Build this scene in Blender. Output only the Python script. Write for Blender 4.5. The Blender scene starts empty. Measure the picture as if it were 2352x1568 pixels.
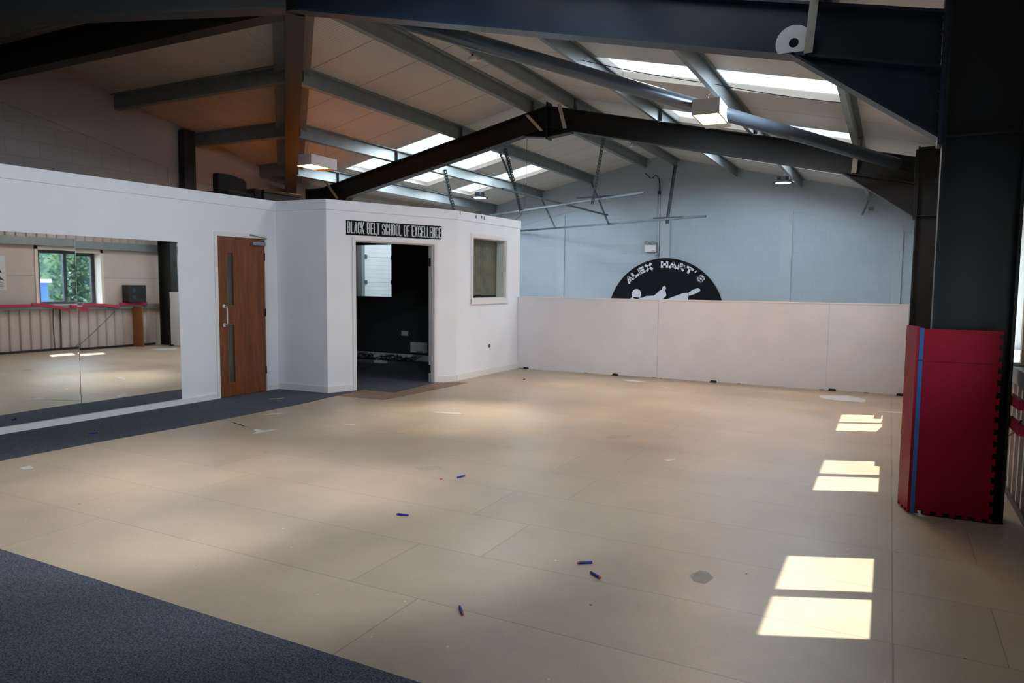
import bpy, bmesh, math, random
from mathutils import Vector, Matrix
random.seed(7)
C = bpy.context.scene.collection
V = Vector
PI = math.pi

# ------------------------------------------------------------------ materials
def new_mat(name):
    m = bpy.data.materials.new(name); m.use_nodes = True
    nt = m.node_tree
    b = nt.nodes['Principled BSDF']
    return m, nt, b

def lin(c):
    return tuple(((x/12.92) if x <= .04045 else ((x+.055)/1.055)**2.4) for x in c)

def rgb(r, g, b):
    return lin((r/255, g/255, b/255)) + (1,)

def N(nt, t, **kw):
    n = nt.nodes.new(t)
    for k, v in kw.items():
        if k in n.inputs: n.inputs[k].default_value = v
        else: setattr(n, k, v)
    return n

def mixc(nt, fac, a, b, mode='MIX'):
    n = nt.nodes.new('ShaderNodeMix'); n.data_type = 'RGBA'; n.blend_type = mode
    for s, v in ((n.inputs[0], fac), (n.inputs[6], a), (n.inputs[7], b)):
        if hasattr(v, 'links') or isinstance(v, bpy.types.NodeSocket): nt.links.new(v, s)
        else: s.default_value = v
    return n.outputs[2]

def coords(nt, scale=(1, 1, 1), loc=(0, 0, 0)):
    g = nt.nodes.new('ShaderNodeNewGeometry')
    mp = nt.nodes.new('ShaderNodeMapping')
    mp.inputs['Scale'].default_value = scale; mp.inputs['Location'].default_value = loc
    nt.links.new(g.outputs['Position'], mp.inputs['Vector'])
    return mp.outputs['Vector']

def ramp(nt, src, p0, p1, c0=(0, 0, 0, 1), c1=(1, 1, 1, 1)):
    r = nt.nodes.new('ShaderNodeValToRGB')
    r.color_ramp.elements[0].position = p0; r.color_ramp.elements[0].color = c0
    r.color_ramp.elements[1].position = p1; r.color_ramp.elements[1].color = c1
    nt.links.new(src, r.inputs[0])
    return r.outputs[0]

def plain(name, col, rough=.6, metal=0., var=.12, scale=3., bump=0., bscale=60., spec=.5):
    m, nt, b = new_mat(name)
    v = coords(nt)
    n = N(nt, 'ShaderNodeTexNoise', Scale=scale, Detail=4.)
    nt.links.new(v, n.inputs['Vector'])
    dark = tuple(x*(1-var) for x in col[:3])+(1,)
    lite = tuple(min(1, x*(1+var)) for x in col[:3])+(1,)
    nt.links.new(ramp(nt, n.outputs[0], .3, .7, dark, lite), b.inputs['Base Color'])
    b.inputs['Roughness'].default_value = rough; b.inputs['Metallic'].default_value = metal
    b.inputs['Specular IOR Level'].default_value = spec
    if bump:
        n2 = N(nt, 'ShaderNodeTexNoise', Scale=bscale, Detail=3.)
        nt.links.new(v, n2.inputs['Vector'])
        bp = N(nt, 'ShaderNodeBump', Strength=bump, Distance=.01)
        nt.links.new(n2.outputs[0], bp.inputs['Height']); nt.links.new(bp.outputs[0], b.inputs['Normal'])
    return m

def emit(name, col, s):
    m, nt, b = new_mat(name)
    b.inputs['Base Color'].default_value = col
    b.inputs['Emission Color'].default_value = col; b.inputs['Emission Strength'].default_value = s
    b.inputs['Roughness'].default_value = .5
    return m

M = {}
M['white'] = plain('white_paint', rgb(230, 233, 240), .5, var=.03, scale=1.5, bump=.08, bscale=90)
M['trim'] = plain('white_gloss_trim', rgb(226, 224, 224), .35, var=.02)
M['board'] = plain('grey_white_board', rgb(218, 219, 226), .55, var=.04, scale=2.2, bump=.05)
M['cream'] = plain('cream_reveal', rgb(228, 218, 205), .6, var=.05)
M['navy'] = plain('navy_steel_paint', rgb(18, 33, 50), .42, var=.15, scale=2)
M['navycol'] = plain('near_black_navy_paint', rgb(15, 22, 30), .5, var=.15, scale=2)
M['beam'] = plain('dark_steel_paint', rgb(19, 22, 24), .5, var=.15, scale=2)
M['galv'] = plain('galvanised_steel', rgb(128, 138, 140), .42, metal=.35, var=.10, scale=5)
M['brace'] = plain('pale_brace_steel', rgb(168, 166, 158), .5, metal=.1, var=.1, scale=8)
M['galvd'] = plain('dull_galvanised_strap', rgb(96, 108, 114), .45, metal=.6, var=.12, scale=9)
M['tube'] = plain('grey_tube_steel', rgb(88, 100, 114), .33, metal=.55, var=.06, scale=4)
M['black'] = plain('black_matt', rgb(16, 17, 18), .6, var=.2)
M['dkfab'] = plain('black_fabric', rgb(18, 18, 19), .9, var=.25, bump=.3)
M['chrome'] = plain('chrome', rgb(215, 218, 220), .18, metal=1., var=.02)
M['closer'] = plain('silver_closer', rgb(150, 158, 160), .4, metal=.7, var=.05)
M['blue'] = plain('blue_foam', rgb(48, 56, 160), .6, var=.05)
M['bluestrip'] = plain('blue_foam_edge', rgb(46, 104, 172), .6, var=.05)
M['orange'] = plain('orange_rubber_tip', rgb(225, 92, 35), .5, var=.05)
M['red'] = plain('red_foam_mat', rgb(158, 10, 42), .5, var=.06, scale=6, bump=.35, bscale=260, spec=.22)
M['pad'] = plain('red_foam_pad', rgb(180, 40, 72), .55, var=.06)
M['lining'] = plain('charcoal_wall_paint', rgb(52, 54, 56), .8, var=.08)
M['brown'] = plain('brown_panel', rgb(128, 86, 48), .5, var=.1)
M['plastic'] = plain('white_plastic', rgb(214, 216, 218), .4, var=.02)
M['ply'] = plain('loft_boarding', rgb(150, 118, 84), .7, var=.1)
M['glue'] = plain('dried_brown_adhesive', rgb(134, 108, 92), .7, var=.22, scale=9)
M['paintmark'] = plain('pale_paint_smear', rgb(196, 196, 196), .6, var=.08, scale=12)
M['tape'] = plain('yellow_green_tape', rgb(160, 170, 80), .5, var=.06)
M['stain'] = plain('dark_stain', rgb(162, 148, 130), .6, var=.15, scale=14)
M['amber'] = emit('sodium_lamp_lens', (1, .42, .07, 1), 85)
M['led'] = emit('led_lamp_lens', (.86, .93, 1, 1), 25)
M['rooflight'] = emit('rooflight_sheet', (.76, .88, 1, 1), .9)
M['container'] = plain('blue_container_paint', rgb(38, 84, 168), .5, var=.06)
M['conwhite'] = plain('white_enamel_sheet', rgb(206, 211, 216), .5, var=.03)
M['ground'] = plain('tarmac', rgb(90, 92, 94), .9, var=.15)
M['bark'] = plain('bark', rgb(80, 66, 52), .9, var=.2)

# metal purlins: slight streaks
# roof liner: off-white ribbed sheet, ribs run down the slope, joints every 0.965 m
def roof_mat(name, axis):
    m, nt, b = new_mat(name)
    v = coords(nt)
    sep = N(nt, 'ShaderNodeSeparateXYZ'); nt.links.new(v, sep.inputs[0])
    co = sep.outputs[axis]
    # fine ribs
    mul = N(nt, 'ShaderNodeMath', operation='MULTIPLY'); nt.links.new(co, mul.inputs[0]); mul.inputs[1].default_value = 2*PI/.046
    sn = N(nt, 'ShaderNodeMath', operation='SINE'); nt.links.new(mul.outputs[0], sn.inputs[0])
    # joints
    ad = N(nt, 'ShaderNodeMath', operation='ADD'); nt.links.new(co, ad.inputs[0]); ad.inputs[1].default_value = -7.475+.9625*20
    md = N(nt, 'ShaderNodeMath', operation='MODULO'); nt.links.new(ad.outputs[0], md.inputs[0]); md.inputs[1].default_value = .9625
    lt = N(nt, 'ShaderNodeMath', operation='LESS_THAN'); nt.links.new(md.outputs[0], lt.inputs[0]); lt.inputs[1].default_value = .014
    n = N(nt, 'ShaderNodeTexNoise', Scale=1.2, Detail=3.); nt.links.new(v, n.inputs['Vector'])
    base = ramp(nt, n.outputs[0], .3, .7, rgb(196, 192, 188), rgb(206, 203, 198))
    col = mixc(nt, lt.outputs[0], base, rgb(112, 104, 100) if axis == 1 else rgb(182, 176, 170))
    nt.links.new(col, b.inputs['Base Color'])
    bp = N(nt, 'ShaderNodeBump', Strength=.35, Distance=.004)
    nt.links.new(sn.outputs[0], bp.inputs['Height']); nt.links.new(bp.outputs[0], b.inputs['Normal'])
    b.inputs['Roughness'].default_value = .42
    return m
M['roofA'] = roof_mat('ribbed_roof_liner', 1)
M['roofB'] = roof_mat('ribbed_roof_liner_side', 0)

# chipboard floor, 2.4 x 0.6 m boards
def floor_mat():
    m, nt, b = new_mat('chipboard_floor')
    v = coords(nt)
    mp = N(nt, 'ShaderNodeMapping'); mp.inputs['Location'].default_value = (2.32, -2.138+12, 0)
    nt.links.new(v, mp.inputs['Vector'])
    br = N(nt, 'ShaderNodeTexBrick', offset=.831, offset_frequency=2, squash=1., squash_frequency=2)
    br.inputs['Scale'].default_value = 1; br.inputs['Brick Width'].default_value = 2.4; br.inputs['Row Height'].default_value = .6
    br.inputs['Mortar Size'].default_value = .002; br.inputs['Mortar Smooth'].default_value = .2
    br.inputs['Bias'].default_value = 0
    br.inputs['Color1'].default_value = rgb(182, 164, 142); br.inputs['Color2'].default_value = rgb(174, 157, 136)
    br.inputs['Mortar'].default_value = rgb(132, 116, 97)
    nt.links.new(mp.outputs[0], br.inputs['Vector'])
    big = N(nt, 'ShaderNodeTexNoise', Scale=1.3, Detail=5., Roughness=.6); nt.links.new(v, big.inputs['Vector'])
    c = mixc(nt, .6, br.outputs['Color'], ramp(nt, big.outputs[0], .3, .7, (.68, .67, .66, 1), (1.14, 1.13, 1.1, 1)), 'MULTIPLY')
    # straight joint at x = 0.077
    sep = N(nt, 'ShaderNodeSeparateXYZ'); nt.links.new(v, sep.inputs[0])
    cp = N(nt, 'ShaderNodeMath', operation='COMPARE'); nt.links.new(sep.outputs[0], cp.inputs[0]); cp.inputs[1].default_value = .077; cp.inputs[2].default_value = .002
    c = mixc(nt, cp.outputs[0], c, rgb(132, 116, 97))
    fine = N(nt, 'ShaderNodeTexNoise', Scale=90., Detail=4.); nt.links.new(v, fine.inputs['Vector'])
    c = mixc(nt, .35, c, ramp(nt, fine.outputs[0], .35, .65, (.86, .85, .84, 1), (1.08, 1.08, 1.08, 1)), 'MULTIPLY')
    # screw heads / black specks, white paint flecks, brown blotches
    def specks(scale, rad, loc, col, keep, cc):
        mpp = N(nt, 'ShaderNodeMapping'); mpp.inputs['Location'].default_value = loc; nt.links.new(v, mpp.inputs['Vector'])
        vo = N(nt, 'ShaderNodeTexVoronoi', Scale=scale); nt.links.new(mpp.outputs[0], vo.inputs['Vector'])
        l = N(nt, 'ShaderNodeMath', operation='LESS_THAN'); nt.links.new(vo.outputs['Distance'], l.inputs[0]); l.inputs[1].default_value = rad
        sp = N(nt, 'ShaderNodeSeparateColor'); nt.links.new(vo.outputs['Color'], sp.inputs[0])
        k = N(nt, 'ShaderNodeMath', operation='LESS_THAN'); nt.links.new(sp.outputs[0], k.inputs[0]); k.inputs[1].default_value = keep
        mm = N(nt, 'ShaderNodeMath', operation='MULTIPLY'); nt.links.new(l.outputs[0], mm.inputs[0]); nt.links.new(k.outputs[0], mm.inputs[1])
        return mixc(nt, mm.outputs[0], cc, col)
    c = specks(3.3, .026, (0, 0, .01), rgb(72, 62, 52), .5, c)
    c = specks(6.1, .035, (4, 2, .01), rgb(150, 128, 106), .25, c)
    c = specks(7.3, .045, (1, 7, .01), rgb(206, 200, 190), .12, c)
    c = specks(15.1, .06, (3, 5, .01), rgb(214, 208, 198), .05, c)
    c = specks(2.3, .018, (9, 1, .01), rgb(56, 48, 40), .8, c)
    st = N(nt, 'ShaderNodeTexNoise', Scale=2.1, Detail=7., Roughness=.7, Distortion=.8); nt.links.new(v, st.inputs['Vector'])
    c = mixc(nt, ramp(nt, st.outputs[0], .66, .70, (0, 0, 0, 1), (.28, .28, .28, 1)), c, rgb(150, 142, 132))
    nt.links.new(c, b.inputs['Base Color'])
    nt.links.new(ramp(nt, big.outputs[0], .2, .8, (.34, .34, .34, 1), (.50, .50, .50, 1)), b.inputs['Roughness'])
    b.inputs['Specular IOR Level'].default_value = .45
    bp = N(nt, 'ShaderNodeBump', Strength=.25, Distance=.002)
    nt.links.new(fine.outputs[0], bp.inputs['Height']); nt.links.new(bp.outputs[0], b.inputs['Normal'])
    return m
M['floor'] = floor_mat()

def carpet_mat():
    m, nt, b = new_mat('dark_grey_carpet')
    v = coords(nt)
    n = N(nt, 'ShaderNodeTexNoise', Scale=140., Detail=3.); nt.links.new(v, n.inputs['Vector'])
    n2 = N(nt, 'ShaderNodeTexNoise', Scale=1.6, Detail=4.); nt.links.new(v, n2.inputs['Vector'])
    c = ramp(nt, n.outputs[0], .35, .65, rgb(60, 63, 73), rgb(104, 107, 118))
    c = mixc(nt, .6, c, ramp(nt, n2.outputs[0], .3, .7, (.8, .8, .8, 1), (1.1, 1.1, 1.1, 1)), 'MULTIPLY')
    nt.links.new(c, b.inputs['Base Color']); b.inputs['Roughness'].default_value = .95
    b.inputs['Specular IOR Level'].default_value = .1
    bp = N(nt, 'ShaderNodeBump', Strength=.8, Distance=.006)
    nt.links.new(n.outputs[0], bp.inputs['Height']); nt.links.new(bp.outputs[0], b.inputs['Normal'])
    return m
M['carpet'] = carpet_mat()

def block_mat(name, col, mort, plane='XZ'):
    m, nt, b = new_mat(name)
    v = coords(nt)
    sep = N(nt, 'ShaderNodeSeparateXYZ'); nt.links.new(v, sep.inputs[0])
    cb = N(nt, 'ShaderNodeCombineXYZ')
    nt.links.new(sep.outputs[0 if plane == 'XZ' else 1], cb.inputs[0]); nt.links.new(sep.outputs[2], cb.inputs[1])
    br = N(nt, 'ShaderNodeTexBrick', offset=.5)
    br.inputs['Scale'].default_value = 1; br.inputs['Brick Width'].default_value = .45; br.inputs['Row Height'].default_value = .225
    br.inputs['Mortar Size'].default_value = .006; br.inputs['Mortar Smooth'].default_value = .6
    br.inputs['Color1'].default_value = col; br.inputs['Color2'].default_value = tuple(x*.975 for x in col[:3])+(1,)
    br.inputs['Mortar'].default_value = mort
    nt.links.new(cb.outputs[0], br.inputs['Vector'])
    n = N(nt, 'ShaderNodeTexNoise', Scale=1.4, Detail=4.); nt.links.new(v, n.inputs['Vector'])
    c = mixc(nt, .5, br.outputs['Color'], ramp(nt, n.outputs[0], .3, .7, (.88, .89, .9, 1), (1.06, 1.06, 1.06, 1)), 'MULTIPLY')
    nt.links.new(c, b.inputs['Base Color']); b.inputs['Roughness'].default_value = .6
    bp = N(nt, 'ShaderNodeBump', Strength=.3, Distance=.004)
    nt.links.new(br.outputs['Fac'], bp.inputs['Height']); bp.invert = True
    nt.links.new(bp.outputs[0], b.inputs['Normal'])
    return m
M['block'] = block_mat('pale_blue_painted_blockwork', rgb(162, 178, 191), rgb(155, 171, 184))
M['blockL'] = block_mat('grey_painted_blockwork', rgb(172, 166, 160), rgb(156, 150, 144), 'YZ')
M['greyband'] = plain('grey_painted_render', rgb(172, 166, 160), .65, var=.04, scale=1.2)
M['blockband'] = plain('pale_blue_painted_band', rgb(164, 178, 190), .6, var=.03, scale=1.5)

def wood_mat():
    m, nt, b = new_mat('red_brown_door_veneer')
    v = coords(nt, (9, 9, .9))
    n = N(nt, 'ShaderNodeTexNoise', Scale=2.2, Detail=6., Roughness=.65, Distortion=.6); nt.links.new(v, n.inputs['Vector'])
    c = ramp(nt, n.outputs[0], .3, .72, rgb(88, 46, 22), rgb(134, 76, 36))
    v2 = coords(nt, (60, 60, 2.5))
    n2 = N(nt, 'ShaderNodeTexNoise', Scale=3., Detail=3.); nt.links.new(v2, n2.inputs['Vector'])
    c = mixc(nt, .5, c, ramp(nt, n2.outputs[0], .3, .7, (.75, .72, .7, 1), (1.1, 1.1, 1.1, 1)), 'MULTIPLY')
    nt.links.new(c, b.inputs['Base Color']); b.inputs['Roughness'].default_value = .38
    return m
M['wood'] = wood_mat()
M['woodlip'] = plain('door_glazing_bead', rgb(128, 74, 34), .4, var=.12, scale=12)

def blind_mat():
    m, nt, b = new_mat('brown_split_cane_blind')
    v = coords(nt)
    sep = N(nt, 'ShaderNodeSeparateXYZ'); nt.links.new(v, sep.inputs[0])
    def stripes(out, period, width):
        a = N(nt, 'ShaderNodeMath', operation='ADD'); nt.links.new(out, a.inputs[0]); a.inputs[1].default_value = 20
        md = N(nt, 'ShaderNodeMath', operation='MODULO'); nt.links.new(a.outputs[0], md.inputs[0]); md.inputs[1].default_value = period
        l = N(nt, 'ShaderNodeMath', operation='LESS_THAN'); nt.links.new(md.outputs[0], l.inputs[0]); l.inputs[1].default_value = width
        return l.outputs[0]
    n = N(nt, 'ShaderNodeTexNoise', Scale=6., Detail=4.); nt.links.new(v, n.inputs['Vector'])
    c = ramp(nt, n.outputs[0], .3, .7, rgb(104, 94, 74), rgb(140, 126, 98))
    c = mixc(nt, stripes(sep.outputs[1], .072, .006), c, rgb(58, 50, 40))
    c = mixc(nt, stripes(sep.outputs[2], .014, .004), c, rgb(88, 78, 60))
    nt.links.new(c, b.inputs['Base Color']); b.inputs['Roughness'].default_value = .8
    return m
M['blind'] = blind_mat()

def glass_mat(name, tint=(1, 1, 1, 1), gloss=.1):
    m = bpy.data.materials.new(name); m.use_nodes = True; nt = m.node_tree
    nt.nodes.clear()
    o = nt.nodes.new('ShaderNodeOutputMaterial'); mx = nt.nodes.new('ShaderNodeMixShader')
    t = N(nt, 'ShaderNodeBsdfTransparent', Color=tint); g = N(nt, 'ShaderNodeBsdfGlossy', Roughness=.02)
    fr = N(nt, 'ShaderNodeFresnel', IOR=1.45)
    ge = nt.nodes.new('ShaderNodeNewGeometry')
    ff = N(nt, 'ShaderNodeMath', operation='SUBTRACT'); ff.use_clamp = True
    nt.links.new(fr.outputs[0], ff.inputs[0]); nt.links.new(ge.outputs['Backfacing'], ff.inputs[1])
    nt.links.new(ff.outputs[0], mx.inputs[0])
    nt.links.new(t.outputs[0], mx.inputs[1]); nt.links.new(g.outputs[0], mx.inputs[2]); nt.links.new(mx.outputs[0], o.inputs[0])
    return m
M['glass'] = glass_mat('clear_glass', (.93, .97, .96, 1))
M['dglass'] = plain('obscured_door_glass', rgb(66, 72, 68), .12, var=.1)

def mirror_mat():
    m, nt, b = new_mat('silvered_mirror')
    b.inputs['Metallic'].default_value = 1; b.inputs['Roughness'].default_value = .015
    b.inputs['Base Color'].default_value = (.84, .88, .88, 1)
    v = coords(nt)
    n = N(nt, 'ShaderNodeTexNoise', Scale=.9, Detail=1.); nt.links.new(v, n.inputs['Vector'])
    bp = N(nt, 'ShaderNodeBump', Strength=.05, Distance=.006)
    nt.links.new(n.outputs[0], bp.inputs['Height']); nt.links.new(bp.outputs[0], b.inputs['Normal'])
    return m
M['mirror'] = mirror_mat()

def leaf_mat(name, a, b2):
    m, nt, b = new_mat(name)
    v = coords(nt)
    n = N(nt, 'ShaderNodeTexNoise', Scale=2.5, Detail=3.); nt.links.new(v, n.inputs['Vector'])
    nt.links.new(ramp(nt, n.outputs[0], .35, .65, a, b2), b.inputs['Base Color'])
    b.inputs['Roughness'].default_value = .7
    return m
M['leaf'] = leaf_mat('green_leaves', rgb(56, 84, 74), rgb(104, 126, 86))
M['ribclad'] = plain('off_white_ribbed_cladding', rgb(186, 176, 172), .45, var=.05)
M['flatpan'] = plain('off_white_wall_board', rgb(196, 186, 178), .6, var=.04)
M['winframe'] = plain('dark_grey_window_frame', rgb(38, 46, 56), .5, var=.06)
M['signblack'] = plain('black_sign_board', rgb(15, 19, 25), .7, var=.06, spec=.15)
M['signwhite'] = plain('white_sign_lettering', rgb(205, 212, 224), .5, var=.02)
M['signgrey'] = plain('silver_sign_lettering', rgb(198, 203, 205), .45, var=.02)
M['rust'] = plain('rust_marks', rgb(96, 78, 66), .8, var=.2)

# ------------------------------------------------------------------ mesh builder
class MB:
    def __init__(s): s.v = []; s.f = []
    def add(s, vs, fs):
        o = len(s.v); s.v += [V(x) for x in vs]; s.f += [tuple(i+o for i in f) for f in fs]; return s
    def box(s, lo, hi):
        x0, y0, z0 = lo; x1, y1, z1 = hi
        return s.add([(x0, y0, z0), (x1, y0, z0), (x1, y1, z0), (x0, y1, z0), (x0, y0, z1), (x1, y0, z1), (x1, y1, z1), (x0, y1, z1)],
                     [(0, 3, 2, 1), (4, 5, 6, 7), (0, 1, 5, 4), (1, 2, 6, 5), (2, 3, 7, 6), (3, 0, 4, 7)])
    def prism(s, pts, vec):
        vec = V(vec); n = len(pts); p = [V(q) for q in pts]
        nrm = V((0, 0, 0))
        for i in range(n): nrm += p[i].cross(p[(i+1) % n])
        if nrm.dot(vec) > 0: p.reverse()
        return s.add(p+[q+vec for q in p], [tuple(range(n)), tuple(range(2*n-1, n-1, -1))] +
                     [((i+1) % n, i, i+n, (i+1) % n+n) for i in range(n)])
    def obox(s, o, a, b, c):
        o, a, b, c = V(o), V(a), V(b), V(c)
        return s.prism([o, o+a, o+a+b, o+b], c)
    def tube(s, path, r, seg=10, cap=True):
        P = [V(p) for p in path]; n = len(P); rings = []
        R = r if isinstance(r, (list, tuple)) else [r]*n
        up = None
        for i, p in enumerate(P):
            t = (P[min(i+1, n-1)]-P[max(i-1, 0)])
            if t.length < 1e-9: t = V((0, 0, 1))
            t.normalize()
            if up is None or abs(up.dot(t)) > .98: up = V((0, 0, 1)) if abs(t.z) < .9 else V((1, 0, 0))
            a = t.cross(up).normalized(); b = a.cross(t).normalized(); up = b
            rings.append([p+(a*math.cos(k*2*PI/seg)+b*math.sin(k*2*PI/seg))*R[i] for k in range(seg)])
        vs = [q for rg in rings for q in rg]; fs = []
        for i in range(n-1):
            for k in range(seg):
                k2 = (k+1) % seg
                fs.append((i*seg+k, i*seg+k2, (i+1)*seg+k2, (i+1)*seg+k))
        if cap: fs += [tuple(range(seg-1, -1, -1)), tuple((n-1)*seg+k for k in range(seg))]
        return s.add(vs, fs)
    def build(s, name, mat, parent=None, smooth=False, bevel=0., **props):
        me = bpy.data.meshes.new(name); me.from_pydata([tuple(q) for q in s.v], [], s.f)
        bm = bmesh.new(); bm.from_mesh(me); bmesh.ops.recalc_face_normals(bm, faces=bm.faces[:]); bm.to_mesh(me); bm.free()
        me.materials.append(M[mat] if isinstance(mat, str) else mat)
        if smooth:
            for p in me.polygons: p.use_smooth = True
        o = bpy.data.objects.new(name, me); C.objects.link(o)
        if parent is not None:
            o.parent = parent
            q = parent; off = V((0, 0, 0))
            while q is not None: off += q.location; q = q.parent
            o.location = -off
        else:
            # put the origin at the base of the thing
            lo = V((min(q[i] for q in s.v) for i in range(3))); hi = V((max(q[i] for q in s.v) for i in range(3)))
            base = V(((lo.x+hi.x)/2, (lo.y+hi.y)/2, lo.z))
            me.transform(Matrix.Translation(-base)); o.location = base
        if bevel:
            b = o.modifiers.new('bevel', 'BEVEL'); b.width = bevel; b.segments = 2; b.limit_method = 'ANGLE'
        if smooth:
            pass
        for k, v in props.items(): o[k] = v
        return o

def box(lo, hi): return MB().box(lo, hi)
def struct(name, mb, mat, parent=None, **kw):
    o = mb.build(name, mat, parent, **kw)
    if parent is None: o['kind'] = 'structure'
    return o
def empty(name, loc, label, cat, group=None):
    o = bpy.data.objects.new(name, None); C.objects.link(o); o.location = loc
    o.empty_display_size = .1
    o['label'] = label; o['category'] = cat
    if group: o['group'] = group
    return o
def thing(name, mb, mat, label, cat, group=None, **kw):
    o = mb.build(name, mat, None, **kw); o['label'] = label; o['category'] = cat
    if group: o['group'] = group
    return o

# ------------------------------------------------------------------ numbers
AP = -5.25; S = .224; RZ0 = 4.664      # ridge x, slope, roof underside at the ridge
YR = 5.45                               # ridge line of the side wing
def RZ(x): return RZ0 - S*abs(x-AP)
XR, XL, YB, YG = .85, -10.65, -6.0, 17.9
RT = .075                                # roof thickness

# ------------------------------------------------------------------ floor
fl = struct('floor', box((XL-.3, YB-.3, -.25), (XR+.4, YG+.3, 0)), 'floor')
cm = MB()
cm.prism([(XL, YB, 0), (XR, YB, 0), (XR, 2.14, 0), (-6.2, 2.14, 0), (-6.38, 3.0, 0), (-6.37, 3.95, 0), (-6.29, 4.86, 0), (-6.27, 5.89, 0), (-6.27, 6.58, 0),
          (-6.31, 6.94, 0), (-6.34, 7.3, 0), (-6.37, 7.82, 0), (-5.86, 7.83, 0), (-5.91, 8.88, 0), (-5.8, 9.27, 0), (-5.78, 11.2, 0), (XL, 11.2, 0)], (0, 0, .005))
cp = cm.build('carpet', 'carpet'); cp['kind'] = 'structure'
cp['label'] = 'dark grey carpet around the chipboard floor'
# brown adhesive left by lifted carpet, paint smears, stains: thin patches of the floor
def patch(name, pts, mat, z=.0008):
    # ragged outline
    out = []
    rnd = random.Random(len(pts)*31+int(abs(pts[0][0])*100))
    for i, p in enumerate(pts):
        q = pts[(i+1) % len(pts)]
        L = math.hypot(q[0]-p[0], q[1]-p[1]); k = max(1, int(L/.06))
        for j in range(k):
            t = j/k; a = min(.012, L*.12)
            out.append((p[0]+(q[0]-p[0])*t+rnd.uniform(-a, a), p[1]+(q[1]-p[1])*t+rnd.uniform(-a, a), .0002))
    return MB().prism(out, (0, 0, z)).build(name, mat, fl)
patch('adhesive_patch', [(-6.33, 7.22), (-6.35, 7.47), (-6.37, 7.82), (-5.86, 7.83), (-5.91, 8.33), (-5.90, 8.84), (-5.75, 9.13), (-5.51, 9.17), (-5.51, 8.75), (-5.54, 8.24), (-5.58, 7.51), (-5.62, 7.28), (-5.87, 7.25)], 'glue', .0012)
for pts in ([(-6.19, 5.33), (-6.0, 5.30), (-5.64, 5.17), (-5.47, 5.19), (-5.40, 5.29), (-5.40, 5.2), (-5.43, 4.98), (-5.5, 5.11), (-5.85, 5.25)],
            [(-6.19, 5.72), (-6.08, 5.93), (-5.98, 6.0), (-6.05, 5.84)],
            [(-.8, 10.62), (-.43, 10.84), (-.21, 10.55), (-.23, 10.29), (-.51, 10.28), (-.76, 10.38)],
            [(-.09, 9.64), (.14, 9.72), (.25, 9.67), (.14, 9.62)],
            [(-3.65, 10.74), (-3.49, 10.82), (-3.2, 10.66), (-3.5, 10.60)],
            [(-2.95, 10.38), (-2.88, 10.36), (-2.73, 10.23), (-2.8, 10.24)],
            [(-1.66, 6.0), (-1.56, 6.08), (-1.56, 6.03), (-1.61, 5.95)],
            [(-6.03, 3.17), (-6.02, 3.25), (-5.92, 3.23), (-5.94, 3.17)],
            [(-5.0, 5.8), (-4.9, 5.86), (-4.84, 5.83), (-4.95, 5.78)], [(-4.62, 6.9), (-4.3, 7.0), (-4.28, 6.95), (-4.55, 6.86)]):
    patch('paint_smear', pts, 'paintmark')
for pts in ([(-2.40, 6.61), (-2.37, 6.75), (-2.2, 6.80), (-2.2, 6.66), (-2.33, 6.56)], [(-.85, 3.64), (-.82, 3.73), (-.77, 3.72), (-.74, 3.67), (-.76, 3.57), (-.81, 3.57)],
            [(-3.35, 4.72), (-3.2, 4.85), (-3.12, 4.8), (-3.25, 4.68)]):
    patch('floor_stain', pts, 'stain', .0005)

# ------------------------------------------------------------------ roof shells
def roof_cells(mb, xs, ys, hole, zf):
    for i in range(len(xs)-1):
        for j in range(len(ys)-1):
            if hole((xs[i]+xs[i+1])/2, (ys[j]+ys[j+1])/2): continue
            p = [(xs[i], ys[j]), (xs[i+1], ys[j]), (xs[i+1], ys[j+1]), (xs[i], ys[j+1])]
            mb.prism([(a, b, zf(a, b)) for a, b in p], (0, 0, RT))
SKR = [(2.45, 3.41), (4.37, 5.33), (8.43, 9.42), (11.32, 12.32), (13.15, 14.1), (15.05, 16.02)]
SKL = [(11.25, 12.2), (13.15, 14.1), (15.05, 16.02)]
RX = (-3.28, -.53); LX = (-9.58, -7.25)
zr = lambda x, y: RZ(x)
zb = lambda x, y: RZ0-S*abs(y-YR)
ys = sorted({YB-.3, YG+.3, *[q for p in SKR for q in p]})
mb = MB(); roof_cells(mb, [AP, RX[0], RX[1], 1.35], ys, lambda x, y: RX[0] < x < RX[1] and any(a < y < b for a, b in SKR), zr)
struct('ceiling', mb, 'roofA')
ys = sorted({YG+.3, *[q for p in SKL for q in p]})
mb = MB(); roof_cells(mb, [XL-.3, LX[0], LX[1], AP], ys, lambda x, y: LX[0] < x < LX[1] and any(a < y < b for a, b in SKL), zr)
d = AP-(XL-.3)
mb.prism([(AP, YR, RZ0), (AP, 11.25, RZ0), (XL-.3, 11.25, RZ(XL-.3)), (XL-.3, YR+d, RZ(XL-.3))], (0, 0, RT))
mb.prism([(AP, YR, RZ0), (AP, YB-.3, RZ0), (XL-.3, YB-.3, RZ(XL-.3)), (XL-.3, YR-d, RZ(XL-.3))], (0, 0, RT))
struct('ceiling', mb, 'roofA')
mb = MB()
mb.prism([(AP, YR, RZ0), (XL-.3, YR, RZ0), (XL-.3, YR+d, RZ(XL-.3))], (0, 0, RT))
mb.prism([(AP, YR, RZ0), (XL-.3, YR, RZ0), (XL-.3, YR-d, RZ(XL-.3))], (0, 0, RT))
struct('ceiling', mb, 'roofB')
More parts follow.
